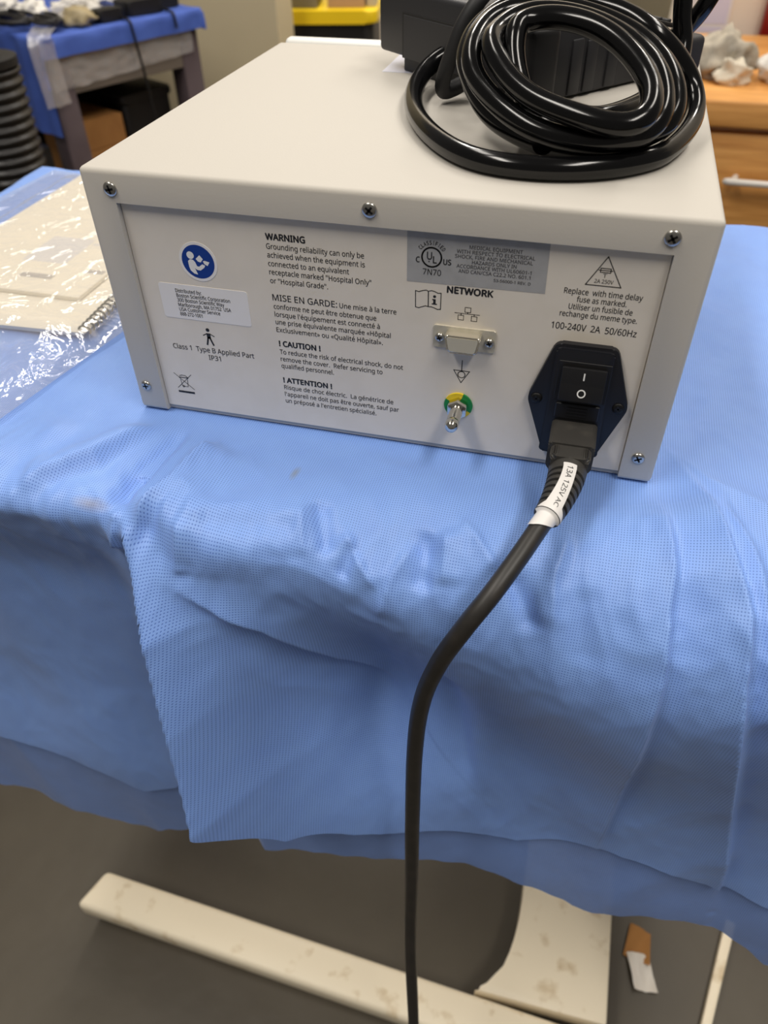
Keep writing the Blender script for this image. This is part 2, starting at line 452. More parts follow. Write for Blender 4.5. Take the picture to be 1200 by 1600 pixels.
# creases of the cloth as polylines in (x along the edge, s down the cloth): height, width left, width right, sharp
CREASES = [
    ([(-112, 3), (-116, 42), (-120, 66), (-118, 88)], -6.0, 6, 5, False),
    ([(-88, 20), (-95, 64), (-102, 81), (-106, 95)], 11.0, 5, 16, True),
    ([(-130, 9), (-150, 52), (-180, 84)], 9.0, 14, 6, False),
    ([(-180, 20), (-200, 60), (-214, 90)], 4.0, 18, 12, False),
    ([(-118, 82), (-119, 94), (-124, 112)], 6.0, 4, 5, True),
    ([(-95, 62), (-83, 68), (-77, 80), (-66, 80)], 2.6, 6, 5, True),
    ([(-80, 82), (-80, 108)], 5.0, 4, 9, True),
    ([(-94, 78), (-101, 98)], -4.0, 5, 4, False),
    ([(-77, 84), (-50, 78), (-20, 72)], -2.2, 5, 5, False),
    ([(-60, 96), (-20, 90), (20, 100)], 2.0, 8, 8, True),
    ([(-18, 54), (-12, 68), (-6, 84)], -4.2, 4, 6, False),
    ([(-24, 60), (-16, 86)], 3.0, 12, 3, True),
    ([(0, 66), (8, 78), (22, 92)], 4.5, 7, 3, True),
    ([(8, 72), (2, 92)], -3.5, 4, 4, False),
    ([(42, 56), (43, 90)], -3.4, 6, 5, False),
    ([(36, 64), (28, 84), (22, 110)], 4.5, 4, 8, True),
    ([(56, 48), (67, 58), (80, 72)], 4.0, 9, 3, True),
    ([(110, 46), (106, 69), (110, 96)], 4.2, 9, 4, True),
    ([(84, 70), (92, 82), (102, 100)], -4.5, 5, 6, False),
    ([(50, 54), (54, 84)], 4.0, 4, 8, True),
    ([(120, 70), (128, 110)], -2.5, 6, 8, False),
    ([(-104, 98), (-82, 112), (-40, 142), (-10, 190), (28, 236)], 11.0, 9, 46, True),
    ([(58, 160), (67, 244), (79, 304)], -5.0, 10, 7, False),
    ([(-60, 150), (-41, 201), (6, 254)], 3.0, 12, 10, True),
    ([(150, 0), (152, 15), (160, 60), (160, 75), (163, 105), (163, 130), (170, 260), (171, 340)], 7.5, 34, 1.4, True),
    ([(160, -30), (176, 10), (184, 46), (194, 70), (198, 100), (216, 172), (248, 298), (262, 386)], 11.0, 40, 1.6, True),
    ([(184, 0), (186, 14), (198, 46), (206, 80), (222, 140)], 5.0, 14, 2.0, True),
    ([(155, -40), (178, -8), (206, 6), (260, 30)], 4.0, 20, 10, True),
    ([(88, -2), (94, 20), (98, 40)], -3.5, 6, 5, False),
    ([(-16, 4), (7, 15), (30, 20)], 3.0, 8, 8, False),
]
_rs = np.random.RandomState(11)
_perm = _rs.permutation(256); _ang = _rs.rand(256)*2*math.pi
def pnoise(u, v):
    iu, iv = np.floor(u).astype(int), np.floor(v).astype(int); fu, fv = u-iu, v-iv
    def g(a, b, x, y):
        h = _ang[_perm[(_perm[a % 256]+b) % 256]]; return np.cos(h)*x+np.sin(h)*y
    su, sv = fu*fu*fu*(fu*(fu*6-15)+10), fv*fv*fv*(fv*(fv*6-15)+10)
    n0 = g(iu, iv, fu, fv)*(1-su)+g(iu+1, iv, fu-1, fv)*su
    n1 = g(iu, iv+1, fu, fv-1)*(1-su)+g(iu+1, iv+1, fu-1, fv-1)*su
    return n0*(1-sv)+n1*sv
def crinkle(u, v): return 1-2*np.abs(pnoise(u, v))-0.55        # sharp-crested

def displacement(x, s, pleat=1.0):
    X, y, z, phi = base_surface(x, s)
    hang = sm(0.3, 1.4, phi)
    D = np.zeros(x.shape)
    # gentle unevenness
    top = 1-hang
    D += top*(0.9*np.sin(x*0.045+0.6*np.sin(s*0.03))*np.sin(s*0.04+1)+0.6*np.sin(x*0.09-s*0.05))
    D += hang*(2.2*np.sin(x*0.028+1.0+0.004*s)+1.3*np.sin(x*0.061-0.012*s))
    # long pleat that stands out of the hanging side on the left, sharp along its edge
    zz = np.maximum(0, s-float(S_of(-115, 0)))
    xr = interp(zz, [0, 25, 50, 105, 178, 330], [-113, -101, -92, -82, -73, -73])
    A = interp(zz, [0, 10, 50, 105, 178, 330], [0, 11, 44, 65, 85, 92])
    wl = interp(zz, [0, 330], [6, 12]); wr = interp(zz, [0, 60, 200, 330], [10, 26, 44, 56])
    d = x-xr
    pl = np.where(d < 0, np.exp(-(np.abs(d)/wl)**1.5), np.exp(-(np.abs(d)/wr)**1.3))
    D += pleat*A*pl*sm(-5, 12, s-float(S_of(-115, 0)))
    # hollow under the table edge right of that pleat
    D -= 52*np.exp(-((x-12)/62)**2)*np.exp(-((zz-135)/80)**2)*hang
    D -= 22*sm(-112, -150, x)*sm(0, 90, zz)*(1-0.6*sm(200, 330, zz))
    D -= 22*sm(20, 110, x)*sm(40, 190, zz)*(1-0.4*sm(220, 330, zz))
    D += 6*np.exp(-((x-120)/60)**2)*np.exp(-((zz-60)/60)**2)*hang
    # creases seen on the cloth
    for pl_, A_, wl_, wr_, sh_ in CREASES:
        D += ridge(x, s, pl_, A_, wl_, wr_, 0.22, sh_)
    # crinkles of the stiff nonwoven, strongest where it breaks over the edge
    edge = np.exp(-((s-85)/45)**2)
    wx, ws = x+6*pnoise(x/40, s/40), s+6*pnoise(x/37+9, s/41)
    D += (0.5+1.5*edge)*crinkle(wx/26, ws/44)+(0.25+0.7*edge)*crinkle(wx/11+3, ws/19)
    D += hang*2.2*crinkle(wx/60+5, ws/150)
    # under the box and the things on the table the cloth lies flat
    dx = np.maximum(np.maximum(-150-X, X-150), 0); dy = np.maximum(np.maximum(-2-y, y-294), 0)
    m = sm(0, 34, np.hypot(dx, dy))
    onbag = sm(-232, -205, X+0.17*(-y))*1.0
    flat = np.where(s < 60, m, 1.0)
    D = np.where(phi < 0.05, np.where(D > 0, D*flat, D*flat), D)
    D = np.where((X < -205) & (y > 0) & (phi < 0.05), np.minimum(D, 0.4), D)
    return X, y, z, phi, D

def sheet(x_arr, s0, s1, ns, off, scale, pleat, mb_name, matl, parent):
    nx = len(x_arr)
    v = np.linspace(0, 1, ns)
    x = np.repeat(x_arr[:, None], ns, 1); a0 = s0(x_arr)[:, None]; a1 = s1(x_arr)[:, None]
    s = a0+(a1-a0)*v[None, :]
    X, y, z, phi, D = displacement(x, s, pleat)
    D = np.where(D > 0, D*scale, D*1.06)+off
    Y = y-np.sin(phi)*D; Z = z+np.cos(phi)*D-1.0
    # cloth cannot enter the table top
    Y = np.where((Z > -32) & (phi > 0.5), np.minimum(Y, -54.0), Y)
    Z = np.where((Y > -56) & (Y < 364) & (X > -455) & (X < 421) & (phi < 1.2), np.maximum(Z, -4.2), Z)
    mb = MB(); mb.v = list(zip(X.ravel().tolist(), Y.ravel().tolist(), Z.ravel().tolist()))
    mb.f = [(i*ns+k, i*ns+k+1, (i+1)*ns+k+1, (i+1)*ns+k) for i in range(nx-1) for k in range(ns-1)]
    mb.mi = [0]*len(mb.f)
    o = mb.build(mb_name, matl, parent, smooth=0)
    me = o.data
    me.polygons.foreach_set('use_smooth', [True]*len(me.polygons))
    uvl = me.uv_layers.new(name='UVMap')
    li = np.zeros(len(me.loops), int); me.loops.foreach_get('vertex_index', li)
    UV = np.stack([x.ravel()[li]*MM, s.ravel()[li]*MM], 1).astype(np.float32)
    uvl.data.foreach_set('uv', UV.ravel())
    return o
HX = [-700, -450, -363, -315, -255, -218, -190, -160, -110, -92, -80, -73, -60, -35, 6, 44, 118, 166, 200, 248, 288, 420, 600]
H_OUT = [-305, -305, -307, -307, -313, -327, -345, -330, -262, -212, -188, -182, -205, -248, -274, -284, -288, -265, -268, -278, -294, -300, -300]
HXI = [-700, -450, -363, -292, -247, -202, -160, -130, -97, -73, -18, 44, 119, 170, 219, 265, 317, 420, 600]
H_IN = [-428, -427, -427, -424, -433, -436, -410, -372, -330, -345, -340, -339, -351, -370, -356, -345, -387, -390, -390]
d_root = thing('surgical_drape', 'light blue nonwoven drape with pressed dots spread over the table under the box', 'drape', (0, -90, -3))
xa = np.concatenate([np.arange(-640, -300, 6.0), np.arange(-300, 300, 1.4), np.arange(300, 600, 6.0)])
sheet(xa, lambda x: np.full(x.shape, -560.0), lambda x: S_of(x, interp(x, HX, H_OUT)), 560, 0.0, 1.0, 1.0, 'outer_layer', M_drape, d_root)
xb = np.arange(-640, 600, 3.0)
hemw = lambda x: interp(x, HXI, H_IN)+2.0*np.sin(x*0.09)+1.2*np.sin(x*0.23+1)
sheet(xb, lambda x: S_of(x, -40.0), lambda x: S_of(x, hemw(x)), 120, -5.0, 0.72, 0.22, 'inner_layer', M_drape_in, d_root)

# ================================================================== WHITE GENERATOR BOX
Wd, Hh, Dd = 296.4, 139.0, 277.0
gen = thing('medical_generator', 'large off-white metal equipment box with black warning text, standing on the blue drape', 'medical device', (0, 146, 0))
PY = 3.0                                  # plane of the recessed rear panel
# cover: bevelled box with the rear opening cut into it
cm = MB().box(-Wd/2, Wd/2, 0, Dd, 0, Hh, 2.6, 3)
cov = cm.build('cover', M_cover, gen, smooth=0)
cut = MB().box(-131.2, 131.2, -5, PY+1.5, -5, 123.2).add([], []); cut.box(-146, 146, 4.6, Dd-2, -5, 4)
cutb = MB().box(-131.2, 131.2, -5, PY+1.5, -5, 123.2).build('cutter', M_cover, gen, smooth=0)
bo = cov.modifiers.new('cut', 'BOOLEAN'); bo.object = cutb; bo.operation = 'DIFFERENCE'; bo.solver = 'EXACT'
bpy.context.view_layer.update()
dg = bpy.context.evaluated_depsgraph_get()
newme = bpy.data.meshes.new_from_object(cov.evaluated_get(dg)); newme.name = 'cover'
cov.modifiers.clear(); oldme = cov.data; cov.data = newme; bpy.data.meshes.remove(oldme)
cm_ = cutb.data; bpy.data.objects.remove(cutb); bpy.data.meshes.remove(cm_)
newme.polygons.foreach_set('use_smooth', [True]*len(newme.polygons)); newme.set_sharp_from_angle(angle=math.radians(30))
panel = MB().box(-131.0, 131.0, PY, PY+1.4, 3.0, 123.0, 0.3, 1).build('rear_panel', M_panel, gen)
MB().box(-146.5, 146.5, Dd+3.6, Dd+15.5, 1.0, 140.6, 4.0, 4).build('front_bezel', M_bezel, gen)
MB().box(-144, 144, Dd-1, Dd+4, 4, 134.0).build('bezel_gap', M_ink2, gen)
for cx, cz, rr, rt in ((-132.5, 129.8, 3.6, 0.2), (-2.2, 130.8, 3.6, 0.9), (128.8, 130.4, 3.6, 0.6), (-141.2, 16.5, 3.1, 0.1), (138.7, 15.5, 3.3, 0.5)):
    screw_mb(cx, cz, 0.05, rr, 1.3, rt).build('screw', [M_screw, M_slot], gen, smooth=50)

IY = PY-0.06                              # ink plane, a hair in front of the panel
def block(name, lines, matl=M_ink, parent=panel, y=IY):
    mb = MB()
    for ln in lines:
        s, x0, x1, z = ln[:4]; h = ln[4] if len(ln) > 4 else None; b = ln[5] if len(ln) > 5 else 0.012
        put_text(mb, s, x0, x1, z, y, h, b)
    return mb.build(name, matl, parent, smooth=0)
hN = 3.75
block('warning_text', [("WARNING", -55.8, -35.4, 111.0, 4.3, 0.05),
    ("Grounding reliability can only be", -55.9, -6.3, 106.4, hN), ("achieved when the equipment is", -55.9, -6.0, 102.0, hN),
    ("connected to an equivalent", -55.9, -14.1, 97.6, hN), ('receptacle marked "Hospital Only"', -55.9, -3.0, 93.2, hN),
    ('or "Hospital Grade".', -55.9, -25.4, 88.6, hN)])
block('french_warning_text', [("MISE EN GARDE:", -55.8, -21.2, 79.2, 4.7), ("Une mise à la terre", -20.0, 9.5, 79.2, hN),
    ("conforme ne peut être obtenue que", -55.7, -0.9, 74.5, hN), ("lorsque l'équipement est connecté à", -55.7, 0.9, 70.1, hN),
    ("une prise équivalente marquée «Hôpital", -55.7, 6.5, 65.7, hN), ("Exclusivement» ou «Qualité Hôpital».", -55.7, 2.3, 61.2, hN)])
block('caution_text', [("! CAUTION !", -55.3, -31.8, 52.8, 4.3, 0.05), ("To reduce the risk of electrical shock, do not", -55.3, 13.0, 48.0, hN),
    ("remove the cover.  Refer servicing to", -55.3, 1.9, 43.6, hN), ("qualified personnel.", -55.3, -25.3, 39.3, hN)])
block('attention_text', [("! ATTENTION !", -55.3, -26.8, 30.0, 4.3, 0.05), ("Risque de choc électric.  La génétrice de", -55.2, 7.7, 25.5, hN),
    ("l'appareil ne doit pas être ouverte, sauf par", -55.2, 10.8, 21.0, hN), ("un préposé a l'entretien spécialisé.", -55.2, -2.0, 16.6, hN)])
block('class_text', [("Class 1  Type B Applied Part", -119.4, -70.8, 42.8, 4.2), ("IP31", -98.6, -91.3, 38.1, 4.2)])
block('fuse_text', [("Replace  with time delay", 88.3, 123.0, 99.9, hN), ("fuse as marked.", 94.5, 116.7, 96.2, hN),
    ("Utiliser un fusible de", 91.4, 120.0, 92.4, hN), ("rechange du meme type.", 87.9, 122.8, 88.6, hN)])
block('voltage_text', [("100-240V  2A  50/60Hz", 84.9, 123.9, 81.8, 4.6)])
block('network_text', [("NETWORK", 34.2, 56.5, 93.8, 4.5, 0.05)])
# fuse triangle
mb = MB(); stroke(mb, [(104.8, 118.6), (97.1, 105.0), (112.6, 105.0)], 0.45, IY, True)
stroke(mb, [(102.6, 113.2), (107.0, 113.2), (107.0, 111.3), (102.6, 111.3)], 0.4, IY, True)
stroke(mb, [(101.8, 112.25), (107.8, 112.25)], 0.4, IY)
put_text(mb, "T", 103.9, 105.7, 108.9, IY, 2.6); put_text(mb, "2A 250V", 100.7, 109.0, 106.2, IY, 2.5, 0.008)
mb.build('fuse_symbol', M_ink, panel, smooth=0)
# manual symbol
mb = MB(); wv = [(19.0, 93.1), (20.6, 92.7), (22.6, 93.5), (24.2, 93.9), (25.3, 93.4), (26.9, 93.9), (28.4, 93.6), (30, 92.9), (31.5, 93.1)]
bt = [(31.5, 84.7), (30, 84.5), (28.4, 85.1), (26.9, 85.5), (25.4, 85.4), (24.0, 85.7), (22.6, 85.1), (20.6, 84.3), (19.1, 84.6)]
stroke(mb, wv+bt, 0.42, IY, True); stroke(mb, [(25.3, 93.4), (25.4, 85.4)], 0.5, IY)
poly(mb, ringpts(28.4, 91.0, 0.75, 14), IY)
poly(mb, [(27.3, 89.7), (29.0, 89.7), (29.0, 87.4), (29.7, 87.4), (29.7, 86.8), (27.1, 86.8), (27.1, 87.4), (27.8, 87.4), (27.8, 89.1), (27.3, 89.1)], IY)
mb.build('manual_symbol', M_ink, panel, smooth=0)
# network symbol
mb = MB()
for x0, x1, z0, z1 in ((43.5, 46.3, 84.7, 87.2), (40.3, 43.0, 80.4, 82.9), (46.8, 49.5, 80.4, 82.9)):
    stroke(mb, [(x0, z0), (x1, z0), (x1, z1), (x0, z1)], 0.3, IY, True)
stroke(mb, [(38.6, 83.9), (50.7, 83.9)], 0.3, IY); stroke(mb, [(44.9, 84.7), (44.9, 83.9)], 0.4, IY)
stroke(mb, [(41.7, 83.9), (41.7, 82.9)], 0.4, IY); stroke(mb, [(48.1, 83.9), (48.1, 82.9)], 0.4, IY)
mb.build('network_symbol', M_ink, panel, smooth=0)
# equipotential symbol
mb = MB(); stroke(mb, [(43.8, 58.0), (43.8, 51.9)], 0.45, IY); stroke(mb, [(39.7, 52.0), (47.9, 52.0), (43.8, 44.9)], 0.42, IY, True)
stroke(mb, ringpts(43.8, 49.7, 1.85), 0.42, IY, True); mb.build('ground_symbol', M_ink, panel, smooth=0)
# person symbol
mb = MB(); poly(mb, ringpts(-96.2, 56.9, 1.1, 16), IY)
poly(mb, [(-97.3, 54.9), (-95.0, 54.9), (-95.0, 51.6), (-97.2, 51.6)], IY)
stroke(mb, [(-97.0, 54.6), (-99.3, 53.3)], 0.55, IY); stroke(mb, [(-95.2, 54.6), (-92.9, 53.3)], 0.55, IY)
stroke(mb, [(-96.6, 52.4), (-97.8, 47.9)], 1.0, IY); stroke(mb, [(-95.7, 52.4), (-94.1, 47.9)], 1.0, IY)
mb.build('person_symbol', M_ink, panel, smooth=0)
# crossed-out bin
mb = MB(); stroke(mb, [(-123.0, 26.1), (-111.8, 16.1)], 0.34, IY); stroke(mb, [(-112.2, 26.1), (-122.3, 16.1)], 0.34, IY)
poly(mb, [(-122.4, 14.4), (-112.1, 14.4), (-112.1, 13.0), (-122.4, 13.0)], IY)
stroke(mb, [(-120.2, 23.6), (-114.4, 23.6)], 0.55, IY); stroke(mb, [(-119.6, 23.4), (-119.0, 17.6), (-115.6, 17.6), (-115.0, 23.4)], 0.36, IY)
stroke(mb, [(-119.6, 24.6), (-118, 25.2), (-116, 25.0), (-114.8, 24.0)], 0.4, IY); stroke(mb, ringpts(-118.4, 17.6, 0.6, 10), 0.3, IY, True)
mb.build('bin_symbol', M_ink, panel, smooth=0)
# round blue read-the-manual sticker
st = MB(); st.prism(ringpts(-94.15, 95.7, 10.4, 48), FACE, PY-0.16, PY); st = st.build('manual_sticker', M_sticker, gen, smooth=0)
st['label'] = 'round blue sticker with a white reading figure'
mb = MB(); mb.prism(ringpts(-94.15, 95.7, 8.9, 48), FACE, PY-0.20, PY-0.14); mb.build('blue_disc', M_blue, st, smooth=0)
mb = MB(); yy = PY-0.26
poly(mb, ringpts(-97.9, 98.9, 2.0, 20), yy)
poly(mb, [(-99.7, 95.7), (-98.5, 96.7), (-96.8, 96.6), (-95.8, 95.5), (-95.1, 93.4), (-94.0, 93.2), (-92.0, 94.7), (-90.6, 94.1), (-91.1, 93.0), (-93.5, 91.2), (-95.2, 91.3), (-96.6, 92.1), (-96.1, 91.1), (-95.4, 88.8), (-97.4, 89.2), (-99.1, 90.7), (-99.6, 92.6)], yy)
poly(mb, [(-95.2, 97.2), (-92.8, 99.4), (-91.2, 97.4), (-92.7, 95.6), (-94.1, 95.9)], yy)
poly(mb, [(-91.4, 96.3), (-90.4, 96.7), (-87.8, 96.1), (-89.2, 94.0), (-90.8, 94.9)], yy)
mb.build('reading_figure', M_white, st, smooth=0)
# address sticker
def rrect(x0, x1, z0, z1, r, n=5):
    out = []
    for cx, cz, a0 in ((x1-r, z0+r, -90), (x1-r, z1-r, 0), (x0+r, z1-r, 90), (x0+r, z0+r, 180)):
        for k in range(n+1):
            t_ = math.radians(a0+90*k/n); out.append((cx+r*math.cos(t_), cz+r*math.sin(t_)))
    return out
ad = MB(); ad.prism(rrect(-120.0, -69.6, 62.2, 82.1, 1.6), FACE, PY-0.15, PY); ad = ad.build('address_sticker', M_sticker, gen, smooth=0)
ad['label'] = 'white address sticker'
hA = 2.75
block('address_text', [("Distributed by:", -110.6, -95.7, 77.5, hA, 0.014), ("Boston Scientific Corporation", -110.5, -79.9, 74.8, hA, 0.014),
    ("300 Boston Scientific Way", -110.5, -83.6, 72.2, hA, 0.014), ("Marlborough, MA 01752  USA", -110.5, -80.2, 69.5, hA, 0.014),
    ("USA Customer Service", -110.5, -86.8, 66.9, hA, 0.014), ("888-272-1001", -110.5, -97.5, 64.1, hA, 0.014)], M_ink, ad, PY-0.22)
# silver certification label
ce = MB(); ce.prism([(14.7, 97.6), (79.9, 98.5), (79.4, 122.6), (14.7, 122.2)], FACE, PY-0.12, PY); ce = ce.build('certification_label', M_greylabel, gen, smooth=0)
ce['label'] = 'silver-grey certification label'
CY = PY-0.19; hU = 2.35
block('certification_text', [("MEDICAL EQUIPMENT", 43.7, 67.8, 116.1, hU), ("WITH RESPECT TO ELECTRICAL", 38.0, 73.6, 113.75, hU),
    ("SHOCK, FIRE AND MECHANICAL", 37.3, 72.8, 111.45, hU), ("HAZARDS ONLY IN", 45.3, 65.7, 109.1, hU), ("ACCORDANCE WITH UL60601-1", 38.2, 72.7, 106.8, hU),
    ("AND CAN/CSA C22.2 NO. 601.1", 39.2, 72.5, 104.45, hU), ("53-56000-1 REV. D", 55.9, 72.9, 101.7, 1.9)], M_ink2, ce, CY)
mb = MB(); stroke(mb, ringpts(26.4, 110.4, 4.6, 40), 0.75, CY, True)
put_text(mb, "U", 24.1, 26.6, 109.3, CY, 5.0, 0.02); put_text(mb, "L", 27.0, 28.9, 107.7, CY, 4.6, 0.02)
put_text(mb, "C", 18.9, 20.8, 107.5, CY, 3.6, 0.03); put_text(mb, "US", 31.9, 35.7, 107.5, CY, 3.6, 0.03)
put_text(mb, "7N70", 22.3, 31.1, 101.8, CY, 4.0, 0.006); poly(mb, ringpts(25.2, 108.3, 0.35, 10), CY)
for i, ch in enumerate("CLASSIFIED"):
    th = math.radians(143-106*i/9.0); c0, s0_ = math.cos(th-math.pi/2), math.sin(th-math.pi/2)
    bx, bz = 26.4+6.0*math.cos(th), 110.4+6.0*math.sin(th)
    wch = 0.42 if ch == 'I' else 1.0
    put_text(mb, ch, -wch/2, wch/2, 0, CY, 2.5, 0.03, fn=lambda p, q, bx=bx, bz=bz, c0=c0, s0_=s0_: (bx+p*c0-q*s0_, CY, bz+p*s0_+q*c0))
mb.build('certification_mark', M_ink, ce, smooth=0)

# nine-pin network port with a metal cap
port = MB(); port.prism(rrect(28.5, 59.6, 64.6, 76.6, 1.0), FACE, PY-0.9, PY, 0.2, 1); port = port.build('network_port', M_nickel, gen)
dsh = lambda g: [(35.2-g, 75.2+g), (53.0+g, 75.2+g), (51.4+g, 65.6-g), (36.8-g, 65.6-g)]
def round_poly(P, r, n=5):
    out = []; m = len(P)
    for i in range(m):
        p0, p1, p2 = [np.array(P[(i+k-1) % m], float) for k in range(3)]
        d0 = (p0-p1)/np.linalg.norm(p0-p1); d2 = (p2-p1)/np.linalg.norm(p2-p1)
        a_, b_ = p1+d0*r, p1+d2*r
        for k in range(n+1):
            t_ = k/n; out.append(tuple((1-t_)**2*a_+2*t_*(1-t_)*p1+t_*t_*b_))
    return out
MB().prism(round_poly(dsh(0), 1.8), FACE, PY-7.0, PY-0.9, 0.9, 3, 0).build('shell', mat('shell_bright', (222, 216, 200), 0.22, 0.75), port)
MB().prism(round_poly(dsh(-1.0), 1.4), FACE, PY-7.12, PY-6.6).build('cap_face', mat('cap_grey', (196, 190, 172), 0.5, 0.1), port)
for cx in (31.9, 56.7):
    screw_mb(cx, 70.4, PY-0.9, 2.35, 1.6, 0.4).build('port_screw', [M_screw, M_slot], port, smooth=50)

# yellow and green ground terminal
gt = MB(); fn = face_at(43.3, 31.0)
for k, mi in ((0, 1), (1, 0), (2, 1), (3, 0)):
    a0 = math.radians(-28+k*90+ (10 if k % 2 else 0)); a1 = math.radians(-28+(k+1)*90+(10 if (k+1) % 2 else 0))
    arc = [(43.3+7.6*math.cos(a0+(a1-a0)*i/10), 31.0+7.6*math.sin(a0+(a1-a0)*i/10)) for i in range(11)]
    gt.prism([(43.3, 31.0)]+arc, FACE, PY-1.0, PY, 0, mi=mi)
gt = gt.build('ground_terminal', [M_yellow, M_green], gen, smooth=0)
hexp = [(43.3+5.7*math.cos(math.radians(30+60*k)), 31.0+5.7*math.sin(math.radians(30+60*k))) for k in range(6)]
MB().prism(hexp, FACE, PY-6.0, PY-1.0, 0.5, 2).build('hex_nut', M_chrome, gt)
MB().lathe([(3.4, PY-1), (3.4, PY-14), (2.9, PY-15.0), (2.9, PY-15.8), (3.5, PY-16.5), (3.5, PY-19.5), (2.8, PY-21.4), (0.8, PY-22.2)], fn, 24).build('pin', M_chrome, gt, smooth=50)

# black power inlet with rocker switch
il = MB(); out6 = [(88.6, 76.0), (117.6, 76.0), (128.0, 44.0), (116.5, 11.0), (90.0, 11.0), (78.4, 44.0)]
il.prism(round_poly(out6, 3.2), FACE, PY-3.2, PY, 0.7, 2)
inlet = il.build('power_inlet', M_inlet, gen)
mb = MB(); rim = round_poly([(89.4, 74.4), (116.6, 74.4), (118.2, 12.6), (88.0, 12.6)], 2.2); mb.prism(rim, FACE, PY-4.6, PY-3.0, 0.8, 2)
mb.build('raised_frame', M_inlet, inlet)
mb = MB(); mb.box(91.4, 116.4, PY-5.0, PY-4.4, 46.0, 68.0, 0.2, 1); mb.build('switch_bezel', M_dark, inlet)
rk = MB(); rk.prism([(PY-4.6, 48.6), (PY-9.6, 48.6), (PY-7.4, 57.0), (PY-6.4, 65.4), (PY-4.6, 65.4)], lambda p, q, d: (d, p, q), 93.4, 114.6, 0.5, 2)
rk = rk.build('rocker_switch', M_switch, inlet)
mb = MB()
def on_rock(p, q):
    yy = (PY-9.6+(q-48.6)/8.4*2.2) if q < 57 else (PY-7.4+(q-57)/8.4*1.0)
    return (p, yy-0.12, q)
nr = 24; R1, R2 = 2.1, 1.45
vv = [on_rock(104.2+R*math.cos(2*math.pi*i/nr), 53.0+R*math.sin(2*math.pi*i/nr)) for R in (R1, R2) for i in range(nr)]
mb.add(vv, [(i, (i+1) % nr, nr+(i+1) % nr, nr+i) for i in range(nr)])
mb.add([on_rock(103.85, 59.6), on_rock(104.55, 59.6), on_rock(104.55, 63.4), on_rock(103.85, 63.4)], [(0, 1, 2, 3)])
mb.build('switch_marking', M_white, inlet, smooth=0)
mb = MB(); mb.box(93.0, 114.6, PY-5.6, PY-4.4, 35.6, 44.4, 0.4, 1)
for z in (38.0, 40.0, 42.0): mb.box(99, 108.6, PY-6.0, PY-5.4, z-0.4, z+0.4)
mb.build('fuse_drawer', M_inlet, inlet)
for cx in (83.0, 123.2): screw_mb(cx, 44.0, PY-3.2, 2.9, 0.9, 0.2).build('inlet_screw', [M_slot, M_dark], inlet, smooth=50)

# ================================================================== POWER CORD
cord = thing('power_cable', 'thick dark grey power cord plugged into the box and hanging over the drape', 'cord', (104, -20, 22))
mb = MB(); mb.prism(round_poly([(92.8, 33.6), (115.4, 33.6), (115.4, 19.0), (111.0, 13.2), (97.2, 13.2), (92.8, 19.0)], 2.0),
                    FACE, PY-24.0, PY-4.0, 1.0, 2)
mb.prism(round_poly([(95.0, 32.6), (113.2, 32.6), (113.2, 18.6), (109.6, 13.8), (98.6, 13.8), (95.0, 18.6)], 2.4), FACE, PY-33.5, PY-23.0, 2.4, 3)
mb.build('plug', M_plug, cord)
CP = catmull([(104.2, -26, 23.5), (103.6, -36, 23), (101.8, -47, 22.2), (98.9, -58, 21), (94.5, -70, 19.5), (88, -86, 15), (79, -103, 6), (70, -112, -8), (59.5, -114, -36), (52, -113, -72), (49, -113, -120), (49.5, -117, -200), (51.5, -123, -275), (54, -132, -370), (61, -146, -490), (68, -158, -620), (76, -170, -740), (90, -190, -789), (140, -240, -795), (260, -300, -795)], 14)
def along(P):
    L = np.concatenate([[0], np.cumsum(np.linalg.norm(np.diff(P, axis=0), axis=1))]); return L
L = along(CP)
mb = MB(); mb.tube(CP, 4.6, 20); mb.build('cable', M_cord, cord, smooth=60)
# ribbed strain relief round the first stretch of the cable
ls = np.linspace(3, 37, 130); SP = np.stack([np.interp(ls, L, CP[:, k]) for k in range(3)], 1)
rr = np.interp(ls, [3, 10, 37], [9.4, 9.0, 6.6])
groove = ((ls-10) % 4.0 < 1.5) & (ls > 10) & (ls < 33)
rr = np.where(groove, rr-1.7, rr); rr[-1] = 4.7; rr[-2] = 5.6
mb = MB(); mb.tube(SP, rr, 28); mb.build('strain_relief', M_plug, cord, smooth=40)
# white rating sticker running along the strain relief
def on_cord(lv, ang, rad_):
    p = np.array([np.interp(lv, L, CP[:, k]) for k in range(3)]); q = np.array([np.interp(lv+1, L, CP[:, k]) for k in range(3)])
    T_ = (q-p)/np.linalg.norm(q-p); up = np.array([0.0, -0.78, 0.62]); up -= T_*np.dot(up, T_); up /= np.linalg.norm(up)
    sd = np.cross(T_, up)
    return tuple(p+rad_*(math.cos(ang)*up+math.sin(ang)*sd))
def r_at(lv): return float(np.interp(lv, [3, 10, 37, 38, 90], [9.4, 9.0, 6.6, 4.8, 4.8]))+0.35
mb = MB(); nl, na = 40, 12
def sticker_patch(l0, l1, a0f, a1f):
    vs_ = []
    for i in range(nl+1):
        lv = l0+(l1-l0)*i/nl
        for k in range(na+1):
            vs_.append(on_cord(lv, a0f(i/nl)+(a1f(i/nl)-a0f(i/nl))*k/na, r_at(lv)))
    mb.add(vs_, [(i*(na+1)+k, i*(na+1)+k+1, (i+1)*(na+1)+k+1, (i+1)*(na+1)+k) for i in range(nl) for k in range(na)])
sticker_patch(7.5, 33, lambda q: -0.34-0.15*q*q, lambda q: 0.36+0.35*q*q)
sticker_patch(33, 37, lambda q: -0.49-0.9*q, lambda q: 0.71+0.5*q)
sticker_patch(37.2, 47, lambda q: -1.5+2.2*q*q, lambda q: 1.5+0.2*q)
stk = mb.build('rating_sticker', M_sticker, cord, smooth=60)
